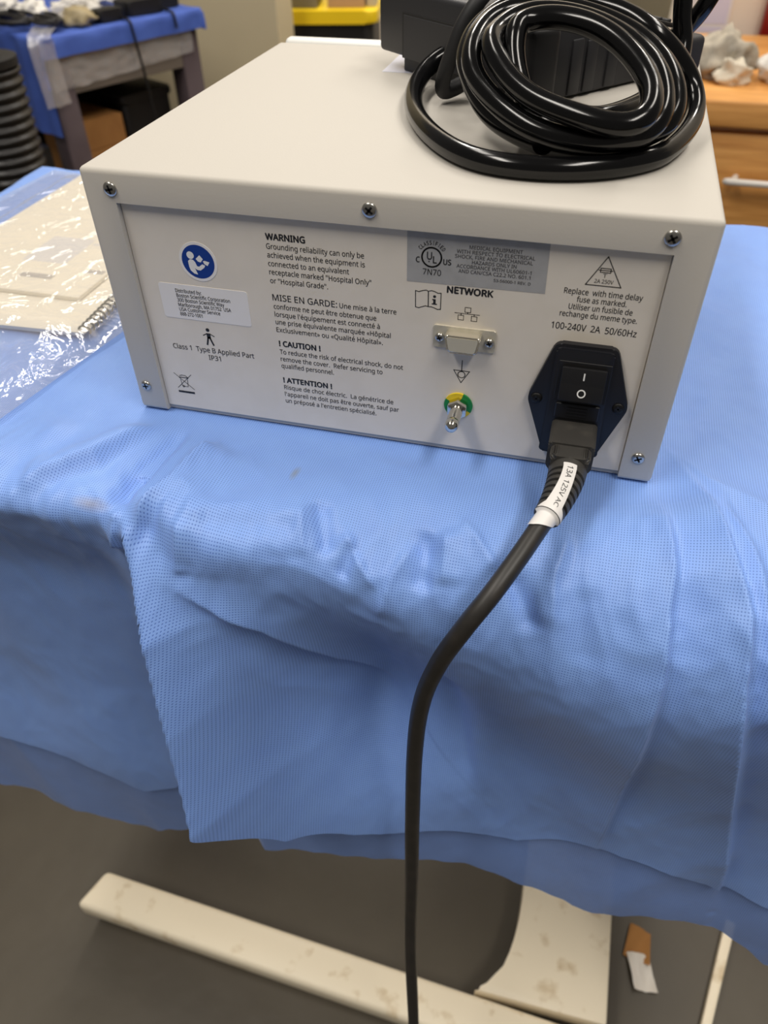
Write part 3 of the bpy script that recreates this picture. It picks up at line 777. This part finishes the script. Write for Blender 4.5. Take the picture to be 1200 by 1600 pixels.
mb = MB(); v, f = text_verts("13A 125V AC", 0.004); xs = [q[0] for q in v]; x0, x1 = min(xs), max(xs)
mb.add([on_cord(9.5+(q[0]-x0)/(x1-x0)*25, -(q[1]-0.36)*3.4/r_at(22), r_at(9.5+(q[0]-x0)/(x1-x0)*25)+0.15) for q in v], f)
mb.build('rating_text', M_ink, stk, smooth=0)

# ================================================================== FOOT PEDAL WITH COILED CABLE ON TOP OF THE BOX
c0 = (50.0, 132.0); U = (0.643, 0.766); V = (-0.766, 0.643); HT = 139.0
def PD(u, w, h): return (c0[0]+u*U[0]+w*V[0], c0[1]+u*U[1]+w*V[1], HT+h)
pedal = thing('foot_pedal', 'black plastic foot pedal lying on top of the white box behind the coiled cable', 'foot pedal', (52, 220, HT))
def pbox(mb, u0, u1, w0, w1, h0, h1, bev=0.0, seg=2):
    mb.prism([(u0, w0), (u1, w0), (u1, w1), (u0, w1)], PD, h0, h1, bev, seg); return mb
mb = MB(); mb.prism([(16, 1.0), (146, 1.0), (146, 17), (140, 21), (52, 40), (16, 40)], lambda p, q, d: PD(p, d, q), 5, 126, 2.5, 3)
mb.build('body', M_pedal, pedal)
mb = pbox(MB(), 4, 50, 14, 118, 0.2, 12, 1.0); mb.build('base', M_pedal2, pedal)
mb = pbox(MB(), 0, 52, 10, 140, 9, 45, 3.0, 3); hs = mb.build('housing', M_pedal, pedal)
mb = pbox(MB(), -0.35, 4, 16, 114, 8.8, 33.5, 0.2, 1); mb.build('panel_groove', M_dark, hs)
mb = pbox(MB(), -0.7, 4, 16, 112.4, 9.0, 32.2, 0.3, 1); mb.build('side_panel', M_pedal, hs)
mb = pbox(MB(), -3, 20, -3, 16, 0.2, 40, 4.0, 4); mb.build('corner_post', M_pedal, pedal)
for u in (36, 48, 66): pbox(MB(), u, u+9, 3.6, 9, 2.5, 35-0.13*u, 1.2, 2).build('rib', M_pedal, pedal)
mb = MB(); mb.prism([(54, 41.0), (138, 22.6), (138, 25.2), (54, 43.6)], lambda p, q, d: PD(p, d, q), 14, 118, 0.8, 2); tr_ = mb.build('tread', M_pedal2, pedal)
for k in range(9):
    u = 60+k*9; h = 43.4-(u-54)*0.219
    pbox(MB(), u, u+3.6, 18, 114, h-0.6, h+1.3, 0.5, 1).build('tread_rib', M_pedal2, tr_)
pbox(MB(), 118, 148, -2, 16, 0.2, 21, 4, 4).build('end_post', M_pedal, pedal)

coil_pts = [(16, 190, 163), (4, 186, 160), (-9, 179, 154)] + [(-17,165,147),(-13,126,144),(2,82,144),(27,43,144),(50,30,144),(81,30,144),(107,43,144),(125,68,145),(135,97,148),(136,114,155),(128,122,167),(112,114,182),(95,127,188),(76,133,192),(54,134,192),(35,128,189),(24,115,182),(23,92,175),(27,84,165),(38,67,156),(55,56,151),(74,50,148),(94,50,148),(111,55,151),(122,66,156),(124,78,162),(120,85,172),(108,103,180),(91,115,186),(68,123,190),(48,124,191),(32,116,187),(25,104,181),(26,78,176),(33,69,167),(45,57,161),(62,47,156),(82,43,155),(99,43,154),(111,47,157),(117,58,162),(117,69,168),(112,77,176),(99,92,183),(83,103,188),(63,107,191),(47,106,190),(39,98,186),(37,80,183),(41,70,178),(51,57,170),(66,47,164),(83,41,161),(98,38,160),(109,41,161),(113,50,166),(111,61,172),(104,72,179),(91,85,186),(76,93,190),(60,96,191),(49,93,189),(44,86,186)] + [(46, 78, 178), (56, 66, 160), (70, 62, 150)]
rise = [(68, 46, 150), (64, 70, 148), (66, 96, 146), (75, 112, 145), (91, 113, 145), (106, 134, 145), (117, 160, 146), (128, 186, 152), (129.5, 197, 163), (126, 199, 176), (124, 200, 192), (125, 204, 222), (136, 212, 240), (149, 216, 226), (144, 214, 196), (138, 212, 180), (132, 214, 170), (124, 222, 160)]
CPT = catmull(coil_pts, 8)
# relax: keep strands of the coil apart from one another and above the box
for it in range(40):
    n = len(CPT); d = CPT[:, None, :]-CPT[None, :, :]; dist = np.linalg.norm(d, axis=2)+1e-9
    idx = np.abs(np.arange(n)[:, None]-np.arange(n)[None, :])
    push = np.where((dist < 10.6) & (idx > 14), (10.6-dist)*0.25, 0)
    mv = (d/dist[..., None]*push[..., None]).sum(1); ln = np.linalg.norm(mv, axis=1)[:, None]+1e-9
    mv = mv*np.minimum(1, 1.2/ln)
    CPT = CPT+mv; CPT[1:-1] = CPT[1:-1]*0.6+0.2*(CPT[:-2]+CPT[2:]); CPT[:, 2] = np.where((CPT[:, 0] < 150) & (CPT[:, 1] < 292), np.maximum(CPT[:, 2], 144.3), CPT[:, 2])
mb = MB(); mb.tube(CPT, 5.1, 20); mb.tube(catmull(rise, 8), 5.1, 20); cb = mb.build('cable', M_gloss, pedal, smooth=60); cb['label'] = 'glossy black coiled cable'
# strap of cable hooked at the side
SPp = catmull([(30, 158, 200), (20, 143, 190), (12, 138, 178), (6.5, 137, 164), (2.5, 138, 152), (2.6, 141, 146), (7, 147, 146), (12, 152, 148)], 8)
MB().tube(SPp, 4.3, 16).build('cable_end', M_pedal2, pedal, smooth=60)

o = MB().box(-51, 26, 206, 268, 139.0, 139.25).build('paper_slip', M_lav); tag(o, 'pale lavender paper slip lying on the white box under the foot pedal', 'paper')

# ================================================================== PAPERS IN A PLASTIC BAG, LEFT OF THE BOX
def rotxy(p, org, deg):
    c, s = math.cos(math.radians(deg)), math.sin(math.radians(deg))
    dx, dy = p[0]-org[0], p[1]-org[1]; return (org[0]+dx*c-dy*s, org[1]+dx*s+dy*c)
nb_org = (-223.0, 64.0); nb_rot = 3.0
def NB(p, q, d): x, y = rotxy((p, q), nb_org, nb_rot); return (x, y, d)
nb = thing('spiral_notebook', 'white spiral-bound manual with black wire, inside the clear bag', 'notebook', (-310, 160, 0))
MB().prism([(-376, 66), (-228, 66), (-228, 268), (-376, 268)], NB, 0.6, 4.2, 0.3, 1).build('pages', M_paper, nb)
MB().prism([(-378, 64), (-224, 64), (-224, 270), (-378, 270)], NB, 4.3, 4.9).build('cover_sheet', M_paper2, nb)
base = None
for k in range(36):
    yv = 68+k*5.4
    path = []
    for i in range(13):
        th = math.radians(-30+i*20)
        path.append(NB(-226.5+4.4*math.cos(th)*1.0, yv+0.6*math.sin(th), 4.2+3.4*math.sin(th)))
    if base is None:
        base = MB().tube(path, 0.75, 6).build('wire_ring', M_dark, nb); y_first = yv
    else:
        rg = base.copy(); COL.objects.link(rg); rg.parent = nb
        a_ = NB(-226.5, yv, 0); b_ = NB(-226.5, y_first, 0)
        rg.location = ((a_[0]-b_[0])*MM, (a_[1]-b_[1])*MM, 0)
bk = thing('booklet', 'cream paper booklet with faint print lying on the spiral manual, inside the clear bag', 'booklet', (-322, 215, 5))
MB().prism([(-392, 104), (-252, 103), (-249, 330), (-388, 332)], lambda p, q, d: (p, q, d), 5.2, 8.4, 0.3, 1).build('pages', M_paper2, bk)
M_f1 = mat('print_faint', (222, 218, 216), 0.7); M_f2 = mat('print_darkish', (184, 178, 172), 0.7)
for (x0, x1, y0, y1, m_) in ((-330, -292, 150, 196, M_f1), (-300, -262, 206, 214, M_f1), (-290, -266, 186, 190, M_f1), (-300, -272, 232, 236, M_f1),
                             (-316, -288, 124, 131, M_f2), (-268, -254, 140, 146, M_f2), (-276, -256, 176, 179, M_f2)):
    MB().add([(x0, y0, 8.5), (x1, y0, 8.5), (x1, y1, 8.5), (x0, y1, 8.5)], [(0, 1, 2, 3)]).build('printed_block', m_, bk, smooth=0)
# the bag: one crumpled clear film over the papers
ca, cb_, cc, cd = np.array((-224.0, -40)), np.array((-160.0, 326)), np.array((-436.0, 356)), np.array((-470.0, -6))
mb = MB(); nu, nv = 110, 150
for i in range(nu):
    for k in range(nv):
        u, v_ = i/(nu-1), k/(nv-1)
        p = (ca*(1-u)+cd*u)*(1-v_)+(cb_*(1-u)+cc*u)*v_
        e = min(u, v_, 1-u, 1-v_)
        inside = sm(-412, -395, p[0])*sm(-208, -224, p[0])*sm(44, 62, p[1])*sm(338, 322, p[1])
        bn = mnoise.noise(Vector((p[0]*0.022, p[1]*0.026, 2.0))); bn2 = mnoise.noise(Vector((p[0]*0.05, p[1]*0.045, 7.0)))
        front = float(sm(90, 30, p[1]))
        h = 1.6+8.4*float(inside)+(abs(bn)*9+abs(bn2)*5)*float(sm(0, 0.08, e))*(0.2+1.3*front)
        mb.v.append((p[0], p[1], max(0.7, h)))
mb.f = [(i*nv+k, (i+1)*nv+k, (i+1)*nv+k+1, i*nv+k+1) for i in range(nu-1) for k in range(nv-1)]; mb.mi = [0]*len(mb.f)
o = mb.build('plastic_bag', M_film, smooth=180); tag(o, 'crumpled clear plastic bag over papers beside the white box', 'plastic bag')

# ================================================================== THINGS ON THE FLOOR
o = MB().prism([(360, -60), (372, -58), (425, 128), (413, 131)], lambda p, q, d: (p, q, d), -799.5, -788, 2, 2).build('metal_rod', M_whitemetal)
tag(o, 'thin cream metal bar lying on the concrete floor at lower right', 'bar')
sc = thing('wrapper_scrap', 'torn brown and white packaging scrap on the concrete floor', 'litter', (315, 50, -800))
mb = MB(); vs_ = []
for i in range(9):
    for k in range(5):
        u, v_ = i/8, k/4
        vs_.append((296+u*26-8*v_+6*u*v_, 98-40*v_-6*u, -796+3*math.sin(u*5+v_*3)+2*mnoise.noise(Vector((i*.7, k*.9, 0)))))
mb.add(vs_, [(i*5+k, (i+1)*5+k, (i+1)*5+k+1, i*5+k+1) for i in range(8) for k in range(4)]); mb.build('brown_end', M_card, sc, smooth=60)
mb = MB(); vs_ = []
for i in range(9):
    for k in range(7):
        u, v_ = i/8, k/6
        vs_.append((292+u*28+10*v_, 62-40*v_+3*u, -795+4*math.sin(u*4+v_*2.5)+3*mnoise.noise(Vector((i*.8, k*.9, 5)))))
mb.add(vs_, [(i*7+k, (i+1)*7+k, (i+1)*7+k+1, i*7+k+1) for i in range(8) for k in range(6)]); mb.build('white_end', mat('foil_white', (226, 220, 210), 0.5), sc, smooth=60)

# ================================================================== WOODEN DRESSER, RIGHT BACKGROUND
dr = thing('wooden_dresser', 'oak coloured dresser with a thick top and a pale bar handle', 'dresser', (640, 1180, -800))
MB().box(216, 1100, 973, 1440, -88, -50, 5, 3).build('top', M_wood, dr)
MB().box(226, 1090, 1000, 1435, -800, -88, 2).build('carcass', M_wood, dr)
z = -97
for k, hgt in enumerate((160, 165, 170, 170)):
    for (x0, x1) in ((230, 655), (661, 1086)):
        f_ = MB().box(x0, x1, 984, 1001, z-hgt, z, 3, 2).build('drawer', M_wood, dr)
        xm = (x0+x1)/2-78
        hm = MB(); hp = catmull([(xm-8, 985, z-64), (xm-8, 966, z-64), (xm, 961, z-64), (xm+150, 961, z-64), (xm+158, 966, z-64), (xm+158, 985, z-64)], 5)
        if k == 0 and x0 == 230:
            xm = 300; hp = catmull([(xm+4, 985, z-62), (xm+2, 968, z-62), (xm+10, 962, z-62), (xm+260, 962, z-62), (xm+268, 968, z-62), (xm+266, 985, z-62)], 5)
        hm.tube(hp, 5, 12); hm.build('handle', mat('handle_white', (226, 220, 210), 0.3), f_, smooth=60)
    z -= hgt+6

def crumple(name, label, cat, cen, rx, ry, rz, m, seed, amp=0.35, freq=0.03, sub=4, group=None):
    bm = bmesh.new(); bmesh.ops.create_icosphere(bm, subdivisions=sub, radius=1.0)
    mb = MB()
    for v in bm.verts:
        n = v.co.normalized(); q = Vector((n.x*rx, n.y*ry, n.z*rz))
        a_ = mnoise.noise(q*freq+Vector((seed*7.3, 1, 2))); b_ = mnoise.noise(q*freq*2.6+Vector((seed*3.1, 5, 2)))
        f_ = 1+amp*(1-2*abs(a_)*1.6)+amp*0.6*(abs(b_)*2-0.5)
        v.co = Vector((cen[0]+q.x*f_, cen[1]+q.y*f_, max(cen[2], cen[2]+rz*0.55+q.z*f_*0.75)))
    mb.bm(bm)
    o = mb.build(name, m, smooth=180); return tag(o, label, cat, group)
crumple('crumpled_rag', 'crumpled grey cloth rag on the wooden dresser', 'rag', (256, 1130, -50), 40, 44, 40, M_rag, 3, 0.42, 0.022)
crumple('crumpled_rag', 'light beige crumpled wipe in front of the grey rag on the dresser', 'rag', (270, 1066, -50), 22, 14, 24, mat('wipe_beige', (216, 206, 186), 0.9), 5, 0.42, 0.035)
crumple('paper_towel', 'heap of white paper towel on the wooden dresser at the right edge', 'paper towel', (366, 1100, -50), 46, 60, 34, M_paper, 8, 0.3, 0.025)
# notice and red board on the cream wall
ps = thing('wall_notice', 'white notice sheet with lilac print on the cream wall', 'notice', (235, 1498, -80))
MB().box(196, 293, 1496, 1499.5, -112, 160).build('sheet', mat('notice_paper', (236, 232, 232), 0.6), ps, smooth=0)
mb = MB()
for (x0, x1, z0, z1) in ((243, 288, -44, 40), (236, 282, -58, -50), (236, 270, -66, -61), (210, 236, -40, -33), (207, 234, -62, -57), (236, 268, -76, -72)):
    mb.add([(x0, 1495.6, z0), (x1, 1495.6, z0), (x1, 1495.6, z1), (x0, 1495.6, z1)], [(0, 1, 2, 3)])
mb.build('lilac_print', M_posterblue, ps, smooth=0)
mb = MB(); mb.add([(247, 1495.6, -101), (267, 1495.6, -101), (267, 1495.6, -82), (247, 1495.6, -82)], [(0, 1, 2, 3)]); mb.build('violet_square', M_posterblue2, ps, smooth=0)
o = MB().box(352, 470, 1470, 1499, -74, 220, 3).build('red_board', M_red); tag(o, 'dark red board on the cream wall at the right edge', 'board')
o = thing('metal_cabinet', 'grey-green metal cabinet standing behind the foot pedal cable', 'cabinet', (60, 2500, -800))
MB().box(-160, 232, 2300, 2700, -800, 300, 4).build('body', M_greygreen, o)
MB().box(-150, 33, 2290, 2301, -780, 290, 2).build('door', M_greygreen, o); MB().box(38, 222, 2290, 2301, -780, 290, 2).build('door', M_greygreen, o)

# ================================================================== TOTES BEHIND THE BOX
def tote(name, label, org, ang, lx, ly, z0, z1):
    c, s = math.cos(ang), math.sin(ang)
    fn = lambda p, q, d: (org[0]+p*c-q*s, org[1]+p*s+q*c, d)
    t = thing(name, label, 'storage tote', (org[0], org[1]+ly/2, z0), 'stacked yellow-lidded totes')
    mb = MB(); mb.prism(round_poly([(-lx+14, 14), (-14, 14), (-14, ly-14), (-lx+14, ly-14)], 30), fn, z0, z1-34, 3, 2); mb.build('bin', M_dark, t)
    mb = MB(); mb.prism(round_poly([(-lx, 0), (0, 0), (0, ly), (-lx, ly)], 40), fn, z1-34, z1, 5, 3); mb.build('lid', M_yellowlid, t)
    return fn
ang = math.radians(12)
tote('storage_tote', 'lower black tote with a yellow lid, under the other tote', (-594, 2178), ang, 620, 420, -800, -480)
fn = tote('storage_tote', 'black plastic tote with a yellow lid, topmost of the stack behind the white box', (-594, 2178), ang, 620, 420, -480, -156)
for nm, lb, cat, px, py, lx, ly, hz, m in (
        ('carton', 'grey box on the yellow tote lid', 'box', -330, 40, 150, 160, 120, M_greybox),
        ('carton', 'tan box on the yellow tote lid', 'box', -150, 44, 110, 150, 120, M_pinkbox),
        ('carton', 'small pale box on the yellow tote lid beside the tan box', 'box', -36, 60, 30, 100, 90, mat('box_pale', (190, 184, 178), 0.6)),
        ('carton', 'dark box on the yellow tote lid next to the beige wall', 'box', -470, 60, 120, 150, 130, mat('box_dark', (62, 58, 56), 0.6))):
    mb = MB(); mb.prism([(px, py), (px+lx, py), (px+lx, py+ly), (px, py+ly)], fn, -156, -156+hz, 3, 2)
    o = mb.build('body_mesh', m); o.name = nm; tag(o, lb, cat, 'boxes on the tote')

# ================================================================== FAR TABLE ON THE LEFT, WITH CLUTTER
O = np.array([-1030.0, 1190.0]); e1 = np.array([0.438, 0.899]); e2 = np.array([-0.899, 0.438])
def CT(p, q, d): r = O+p*e1+q*e2; return (r[0], r[1], d)
ct = thing('work_table', 'work table with purple-grey legs under a blue drape, left background', 'table', CT(200, 300, -800))
MB().prism([(4, 6), (404, 6), (404, 640), (4, 640)], CT, -84, -62, 2).build('tabletop', M_laminate, ct)
for (p, q) in ((8, 10), (350, 10), (8, 580), (350, 580)):
    MB().prism([(p, q), (p+52, q), (p+52, q+52), (p, q+52)], CT, -800, -84, 3).build('leg', M_purple, ct)
for (p0, p1, q0, q1) in ((30, 380, 12, 40), (30, 380, 600, 628), (10, 36, 40, 600), (376, 402, 40, 600)):
    MB().prism([(p0, q0), (p1, q0), (p1, q1), (p0, q1)], CT, -172, -84, 2).build('apron', M_grey, ct)
MB().prism([(30, 30), (380, 30), (380, 600), (30, 600)], CT, -640, -620, 2).build('shelf', M_purple, ct)
# its drape
dd = thing('table_drape', 'royal blue drape hanging over the edges of the cluttered far table', 'drape', CT(200, 300, -62))
mb = MB(); na, nb_ = 60, 90
def prof(t, lo, hi, hang_lo, hang_hi):
    """unfolded coordinate -> (position, drop)"""
    if t < lo: return lo-4*(1-math.exp((t-lo)/6)), max(0, (lo-t)-4)
    if t > hi: return hi+4*(1-math.exp((hi-t)/6)), max(0, (t-hi)-4)
    return t, 0
for i in range(na):
    tp = -190+ (190+411+46)*i/(na-1)
    for k in range(nb_):
        tq = -44+(44+640+60)*k/(nb_-1)
        p, d1 = prof(tp, -2, 411, 0, 0); q, d2 = prof(tq, -2, 646, 0, 0)
        if d2 > 0 and d1 > 0 and tp < 0: d1 = d1*0.5
        w = 3.0*math.sin(tq*0.05+tp*0.01)+2*math.sin(tq*0.11)
        x, y, _ = CT(p-(w if d1 > 5 else 0), q-(2*math.sin(tp*0.06) if d2 > 5 else 0), 0)
        mb.v.append((x, y, -60-max(d1, d2)+(0.8*math.sin(tp*.05+tq*.07) if d1+d2 == 0 else 0)))
mb.f = [(i*nb_+k, (i+1)*nb_+k, (i+1)*nb_+k+1, i*nb_+k+1) for i in range(na-1) for k in range(nb_-1)]; mb.mi = [0]*len(mb.f)
mb.build('cloth', mat('drape_far', (74, 104, 192), 0.75, rgb2=(66, 94, 180), nscale=20), dd, smooth=180)

def adapter(label, p, q, lx, ly, h, m=M_dark, group='black items on the far table', name='power_adapter', cat='adapter'):
    t = thing(name, label, cat, CT(p+lx/2, q+ly/2, -59), group)
    MB().prism(round_poly([(p, q), (p+lx, q), (p+lx, q+ly), (p, q+ly)], min(lx, ly)*0.2), CT, -59, -59+h, 3, 2).build('body', m, t)
    return t
adapter('small black adapter at the edge of the blue far table next to the tan pouch', 165, 22, 60, 40, 22)
adapter('long black adapter in the middle of the blue far table edge', 240, 26, 95, 60, 28)
adapter('large black case at the far end of the blue far table', 330, 50, 70, 130, 45)
crumple('pouch', 'tan plastic pouch at the edge of the blue far table', 'pouch', CT(128, 46, -59), 38, 30, 24, M_tan, 11, 0.3, 0.05, 3)
for k, (p, q, r_) in enumerate(((176, 128, 42), (60, 270, 44), (270, 205, 42), (96, 168, 28), (340, 300, 40))):
    crumple('bag_heap', ['white plastic bag of parts near the strip of clear film', 'white crumpled bag behind the black cables', 'large white crumpled bag in the middle of the far table',
                         'small white crumpled bag beside the black cables', 'white crumpled bag at the back of the far table'][k], 'bag', CT(p, q, -59), r_, r_*0.9, 26+4*(k % 3), M_whiteplast, 20+k, 0.45, 0.04, 4, 'white bags on the far table')
for k, (p, q, R_) in enumerate(((30, 130, 40), (60, 52, 26))):
    path = []
    for i in range(150):
        th = i/150*2*math.pi*4.2
        path.append(CT(p+R_*(0.55+0.45*math.sin(i*0.13+k))*math.cos(th)*1.1, q+R_*1.3*math.sin(th), -53+6*abs(math.sin(i*0.09))+i*0.10))
    o = MB().tube(path, 4.0, 8).build('cable_bundle', mat('cable_grey', (40, 38, 38), 0.5), smooth=60)
    tag(o, ['tangled dark cable bundle at the left edge of the far table', 'smaller tangled dark cable at the corner of the far table'][k], 'cable', 'tangled cables on the far table')
for k, (p, dq) in enumerate(((215, 1), (330, 1))):
    path = catmull([CT(p+8, 60, -55), CT(p+2, 20, -55), CT(p, -8, -58), CT(p+1, -12, -80), CT(p+8, -13, -150), CT(p+16, -12, -260), CT(p+30, -8, -420)], 8)
    if k: path = path[:26]
    o = MB().tube(path, 3.0, 8).build('dangling_cord', M_dark, smooth=60)
    tag(o, ['thin black cord hanging over the far table edge and below its apron', 'short thin black cord over the right part of the far table edge'][k], 'cord', 'cords over the far table')
# strip of clear film taped over the near corner
mb = MB(); n1, n2 = 46, 14
line = catmull([CT(190, 110, -28), CT(120, 90, -30), CT(60, 48, -48), CT(20, 18, -55), CT(2, -6, -60), CT(0, -10, -92), CT(3, -8, -140), CT(6, -8, -185)], 6)
for i in range(len(line)):
    p = line[i]
    for k in range(n2):
        w = (k/(n2-1)-0.5)*62
        dirv = e1*0.55-e2*0.5 if i < 26 else e1*0.9
        n_ = mnoise.noise(Vector((i*0.25, k*0.5, 3)))
        mb.v.append((p[0]+dirv[0]*w+n_*2, p[1]+dirv[1]*w, p[2]+n_*5+2))
mb.f = [(i*n2+k, (i+1)*n2+k, (i+1)*n2+k+1, i*n2+k+1) for i in range(len(line)-1) for k in range(n2-1)]; mb.mi = [0]*len(mb.f)
o = mb.build('film_strip', M_film2, smooth=180); tag(o, 'strip of clear plastic film draped over the near corner of the far table', 'plastic film')
mb = MB()
for i in range(50):
    for k in range(12):
        u, v_ = i/49, k/11
        n_ = mnoise.noise(Vector((i*0.3, k*0.4, 9)))
        mb.v.append(CT(10+u*370, 4+n_*2.5, -96-v_*(66-20*u)+n_*2))
mb.f = [(i*12+k, (i+1)*12+k, (i+1)*12+k+1, i*12+k+1) for i in range(49) for k in range(11)]; mb.mi = [0]*len(mb.f)
o = mb.build('film_wrap', M_film2, smooth=180); tag(o, 'clear stretch wrap round the apron of the far table', 'plastic film')
# under the far table
MB().prism([(30, 30), (380, 30), (380, 600), (30, 600)], CT, -500, -484, 2).build('middle_shelf', M_purple, ct)
def bin_(label, p0, p1, q0, q1, z1):
    t = thing('storage_bin', label, 'bin', CT((p0+p1)/2, (q0+q1)/2, -484), 'bins under the far table')
    MB().prism(round_poly([(p0, q0), (p1, q0), (p1, q1), (p0, q1)], 16), CT, -483, z1-18, 4).build('body', M_dark, t)
    MB().prism(round_poly([(p0-5, q0-5), (p1+5, q0-5), (p1+5, q1+5), (p0-5, q1+5)], 16), CT, z1-18, z1, 4).build('rim', M_dark, t)
bin_('tall black bin at the back of the shelf under the far table', 66, 340, 260, 500, -110)
bin_('low black bin on the shelf under the far table, right of the brown box', 200, 340, 70, 240, -215)
t = thing('cardboard_box', 'brown cardboard box on the shelf under the far table', 'box', CT(130, 120, -484))
MB().prism([(70, 50), (180, 50), (180, 230), (70, 230)], CT, -483, -240, 2).build('body', M_card, t)
MB().prism([(70, 48.6), (180, 48.6), (180, 49.8), (70, 49.8)], CT, -300, -240, 0).build('flap', M_card, t)
# ribbed black tube standing left
hz_ = thing('ribbed_hose', 'black ribbed plastic hose standing at the left edge before the far table', 'hose', (-960, 900, -800))
prof_ = []
for k in range(45):
    z0 = -800+k*16.8
    for dz, rr_ in ((0, 63), (3, 62.5), (6, 66), (9, 68), (12, 68), (14.5, 65)):
        prof_.append((rr_, z0+dz))
mb = MB(); mb.lathe(prof_, lambda p, q, d: (-958-0.04*d*0+p+0.10*(d+400)*0.3, 900+q, d), 28); mb.build('ribs', mat('hose_black', (26, 23, 21), 0.35), hz_, smooth=70)
mb = MB(); mb.lathe([(62, -45), (66, -42), (66, -30), (50, -26), (20, -25)], lambda p, q, d: (-946+p, 900+q, d), 28); mb.build('end_collar', M_dark, hz_, smooth=50)
o = MB().prism(round_poly([(-80, 20), (-26, 20), (-26, 110), (-80, 110)], 10), CT, -800, -260, 4).build('body_mesh', M_dark); o.name = 'waste_bin'
tag(o, 'tall black bin beside the leg of the far table', 'bin')

# ------------------------------------------------------------------ tidy up
for o in bpy.data.objects:
    if '_o' in o: del o['_o']
